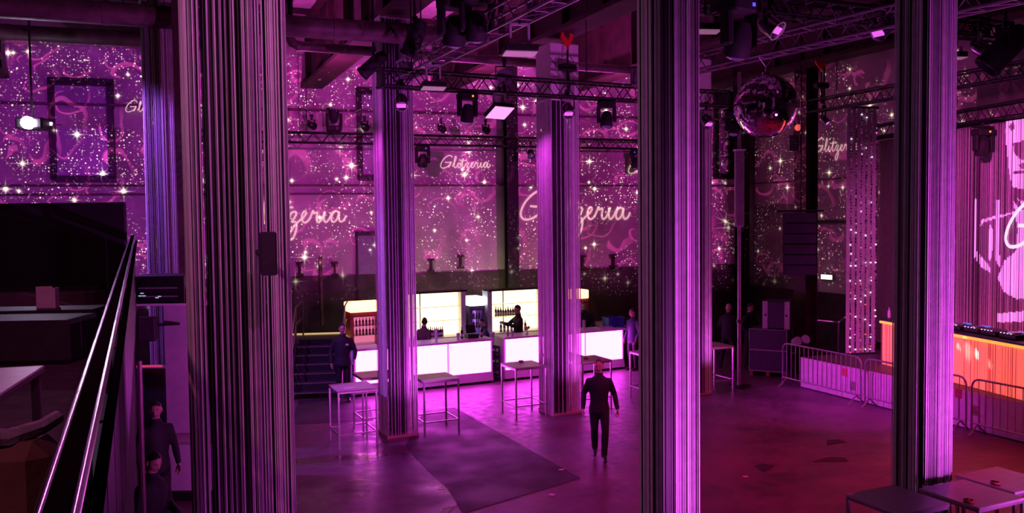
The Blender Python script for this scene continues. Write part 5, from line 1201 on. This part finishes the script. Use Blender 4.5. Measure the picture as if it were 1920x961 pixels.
    H = Matrix.Translation(V((0, -.015, 1.662)) + ln(1.6)) @ Matrix.Rotation(head[0], 4, 'Z') @ Matrix.Rotation(head[1], 4, 'X')
    hv, hf = head_mesh(); lips = [i for i, f in enumerate(hf) if abs((sum((hv[q] for q in f), V()) / 4).x) < .023 and abs((sum((hv[q] for q in f), V()) / 4).z + .062) < .010 and hv[f[0]].y < -.05]
    n0 = len(B.f); B.add(hv, hf, 3, H)
    for i in lips: B.mi[n0 + i] = 4
    for s in (-1, 1): B.ball((s * .076, .012, -.004), (.012, .022, .033), 8, 6, 3, H)
    B.v = [tuple(V(p) * sc) for p in B.v]
    B.build('body', [top, legm, SHOE, skin, LIP], t, True)
    for s in (-1, 1):
        E = MB(); E.ball((s * .031, -.0775, .008), (.011, .010, .0075), 10, 6, 0, H); E.ball((s * .031, -.0865, .008), (.0052, .0025, .0052), 8, 4, 1, H)
        E.v = [tuple(V(p) * sc) for p in E.v]; E.build('eye', [EYEW, IRIS], t, True)
        E = MB(); E.tube([(s * .015, -.097, .028), (s * .032, -.096, .033), (s * .048, -.082, .028)], .0028, 5, 0, H); E.v = [tuple(V(p) * sc) for p in E.v]; E.build('eyebrow', hair if hair else HAIRB, t)
    if hair:
        if hairlen == 'short': keep = lambda c, f: c.z > (-.05 + .138 * ((f + 1) / 2) ** .85)
        elif hairlen == 'receding': keep = lambda c, f: c.z > (-.045 + .150 * ((f + 1) / 2) ** .9)
        elif hairlen == 'crop': keep = lambda c, f: c.z > (.0 + .075 * ((f + 1) / 2))
        else: keep = lambda c, f: c.z > (-.10 + .16 * ((f + 1) / 2) ** 1.6)
        hv, hf = head_mesh(64, 52, off={'receding': .05, 'crop': .035}.get(hairlen, .055), keep=keep); E = MB()
        E.add([p + V((0, .004, .006 if hairlen != 'crop' else .003)) for p in hv], hf, 0, H)
        if hairlen == 'tied': E.ball((0, .115, .05), (.045, .05, .045), 10, 8, 0, H)
        E.v = [tuple(V(p) * sc) for p in E.v]; E.build('hair', hair, t, True)
    # collar
    E = MB(); c = ln(1.52); E.lathe([(.066, 1.515), (.072, 1.50), (.075, 1.53), (.067, 1.545)], 14, c=(c.x, c.y + .01, 0)); E.v = [tuple(V(p) * sc) for p in E.v]; E.build('collar', top, t, True)
    if badge: E = MB(); E.box((.09, -.138, 1.36), (.075, .008, .045)); E.build('name_badge', LAB, t)
    return t
def stand(px, py): p = at_h(px, py, 0); p.z = 0; return p
def onp(P, y, px, z=0):                                # behind the bar: distance y from its front
    q = P_BAR + BN * y; h = on_pl(px, 650, (q.x, q.y), A_BAR); return V((h.x, h.y, z))
person('man in black shirt and trousers walking across the open floor', stand(1124, 858), -.05, h=1.76, hair=HAIRG, hairlen='receding', head=(-.25, .08), lean=(.0, -.03),
       el=[(-.27, .06, 1.15), (.28, .05, 1.14)], wr=[(-.285, -.02, .90), (.32, -.08, .90)], kn=[(-.085, -.02, .50), (.10, -.14, .52)], an=[(-.07, .22, .13), (.075, -.16, .085)], toe=[(-.05, -1, -.04), (.08, -1, .0)])
person('tall man in black with white name badge standing by the stairs', stand(645, 752), .25, h=1.84, hair=HAIRK, head=(-.1, .05), badge=True, girth=1.1, el=[(-.27, .02, 1.14), (.28, .0, 1.14)], wr=[(-.27, -.10, .90), (.24, -.20, .98)])
person('man in dark blue shirt leaning at the far end of the bar', stand(1187, 693), -.9, top=NAVY, h=1.72, hair=HAIRK, head=(-.35, .05), el=[(-.25, .05, 1.12), (.25, .02, 1.14)], wr=[(-.20, -.12, .90), (.22, -.10, .90)], kn=[(-.09, -.03, .49), (.10, -.02, .50)])
person('bald guard in black seen from behind, left of the steel pole', stand(1366, 690), 2.7, h=1.82, hair=None, head=(.3, .1), girth=1.12, kn=[(-.13, -.02, .5), (.16, -.03, .5)], an=[(-.16, .02, .09), (.22, .02, .09)], el=[(-.27, -.02, 1.14), (.27, -.02, 1.14)], wr=[(-.12, -.2, 1.05), (.12, -.2, 1.05)])
person('guard in black half in darkness right of the steel pole', stand(1406, 690), .5, h=1.82, hair=HAIRK, girth=1.05, head=(.3, .1), el=[(-.27, .02, 1.14), (.27, .02, 1.14)], wr=[(-.10, -.22, .98), (.10, -.22, .98)])
person('man in black jacket with cropped dark hair below the balcony railing', stand(298, 993), .75, h=1.80, hair=HAIRK, hairlen='crop', head=(-.5, .05), top=mat('dark green black jacket', (.012, .016, .014), .7), el=[(-.26, .02, 1.13), (.26, .02, 1.13)], wr=[(-.24, -.10, .92), (.25, -.12, .90)])
pm_ = person('shorter man half hidden by the railing end, looking at a lit phone', stand(290, 1132), 1.2, h=1.72, hair=HAIRK, head=(-.2, .4), el=[(-.24, -.02, 1.12), (.24, -.02, 1.12)], wr=[(-.10, -.28, 1.05), (.12, -.28, 1.05)], fist=(.8, .8), lean=(0, -.05))
PHM = mat('lit phone screen', (.7, .8, .9), .3, emit=(.7, .85, 1.0), strength=1.6)
mw = Matrix.Translation(pm_.location) @ Matrix.Rotation(1.2, 4, 'Z'); pp2 = mw @ (V((.02, -.40, 1.045)) * .93)
ph = thing('phone', 'small phone with glowing screen in the hands of the shorter man', 'phone', pp2, 1.2); MB().cbox((0, 0, 0), (.15, .075, .012), .003, M=Matrix.Rotation(.35, 4, 'X')).build('case', BLACK, ph); MB().box((0, 0, .008), (.135, .065, .003), M=Matrix.Rotation(.35, 4, 'X')).build('screen', PHM, ph)
# behind the bar
person('bartender with short brown hair in brown jumper, back turned, near the stairs end', onp(0, 1.15, 793), 2.6, top=BROWN, h=1.66, hair=HAIRB, hairlen='tied', head=(.5, .1), lean=(0, -.12), wr=[(-.12, -.30, 1.0), (.12, -.3, 1.0)])
person('bartender crouching low beside the violet fridge', onp(0, 1.25, 915, 0), -1.2, top=NAVY, h=1.52, hair=HAIRK, lean=(0, -.25), head=(0, .3), wr=[(-.12, -.38, .95), (.12, -.38, .95)], el=[(-.24, -.1, 1.12), (.24, -.1, 1.12)])
person('bartender with raised arms before the cream shelf', onp(0, 1.25, 972), -1.15, h=1.84, hair=HAIRK, hairlen='crop', head=(0, .1), el=[(-.30, -.18, 1.22), (.30, -.18, 1.22)], wr=[(-.10, -.42, 1.32), (.10, -.42, 1.32)], fist=(.8, .8))
person('bartender in black standing below the orange header, right of the third column', onp(0, 1.1, 1096), .1, h=1.84, hair=HAIRK, head=(.2, .1), el=[(-.26, .0, 1.14), (.26, .0, 1.14)], wr=[(-.14, -.24, 1.08), (.14, -.24, 1.08)])
# ------------------------------------------------------------------ last small things
FLK = mat('dark floor flake', (.02, .012, .016), .7)
for i, (px, py, s, lab) in enumerate(((1555, 862, .34, 'dark torn floor flake, largest, before the right column'), (1562, 829, .26, 'flat dark floor flake nearer the crowd barriers'), (1432, 877, .26, 'flat dark floor flake near the white paper scrap'))):
    p = at_h(px, py, 0); o = MB().prism([(-s, -.02), (-.1 * s, -.10), (.8 * s, -.16), (s, .05), (.3 * s, .16), (-.4 * s, .07)], .0, .007).build('floor_flake', FLK, None, loc=p, rz=.2 + i * .5); tag(o, lab, 'litter')
for px, py, lab in ((1493, 640, 'small round stage lamp on the stage floor, nearer the bass cabinets'), (1508, 637, 'small round stage lamp on the stage floor, second from the bass cabinets')):
    p = at_y(px, py, 21.7); t = thing('stage_lamp', lab, 'lamp', (p.x, p.y, SH), .3, 'stage lamps on the floor'); h = max(.25, p.z - SH)
    MB().lathe([(.06, -.12), (.10, -.08), (.12, .08), (.10, .10)], 14, M=Matrix.Translation((0, 0, h)) @ Matrix.Rotation(1.2, 4, 'X')).build('housing', GREY, t, True)
    MB().cyl((0, 0, 0), (0, 0, h - .1), .025, n=8).cyl((0, 0, 0), (0, 0, .02), .14, n=12).build('stand', BLACK, t)
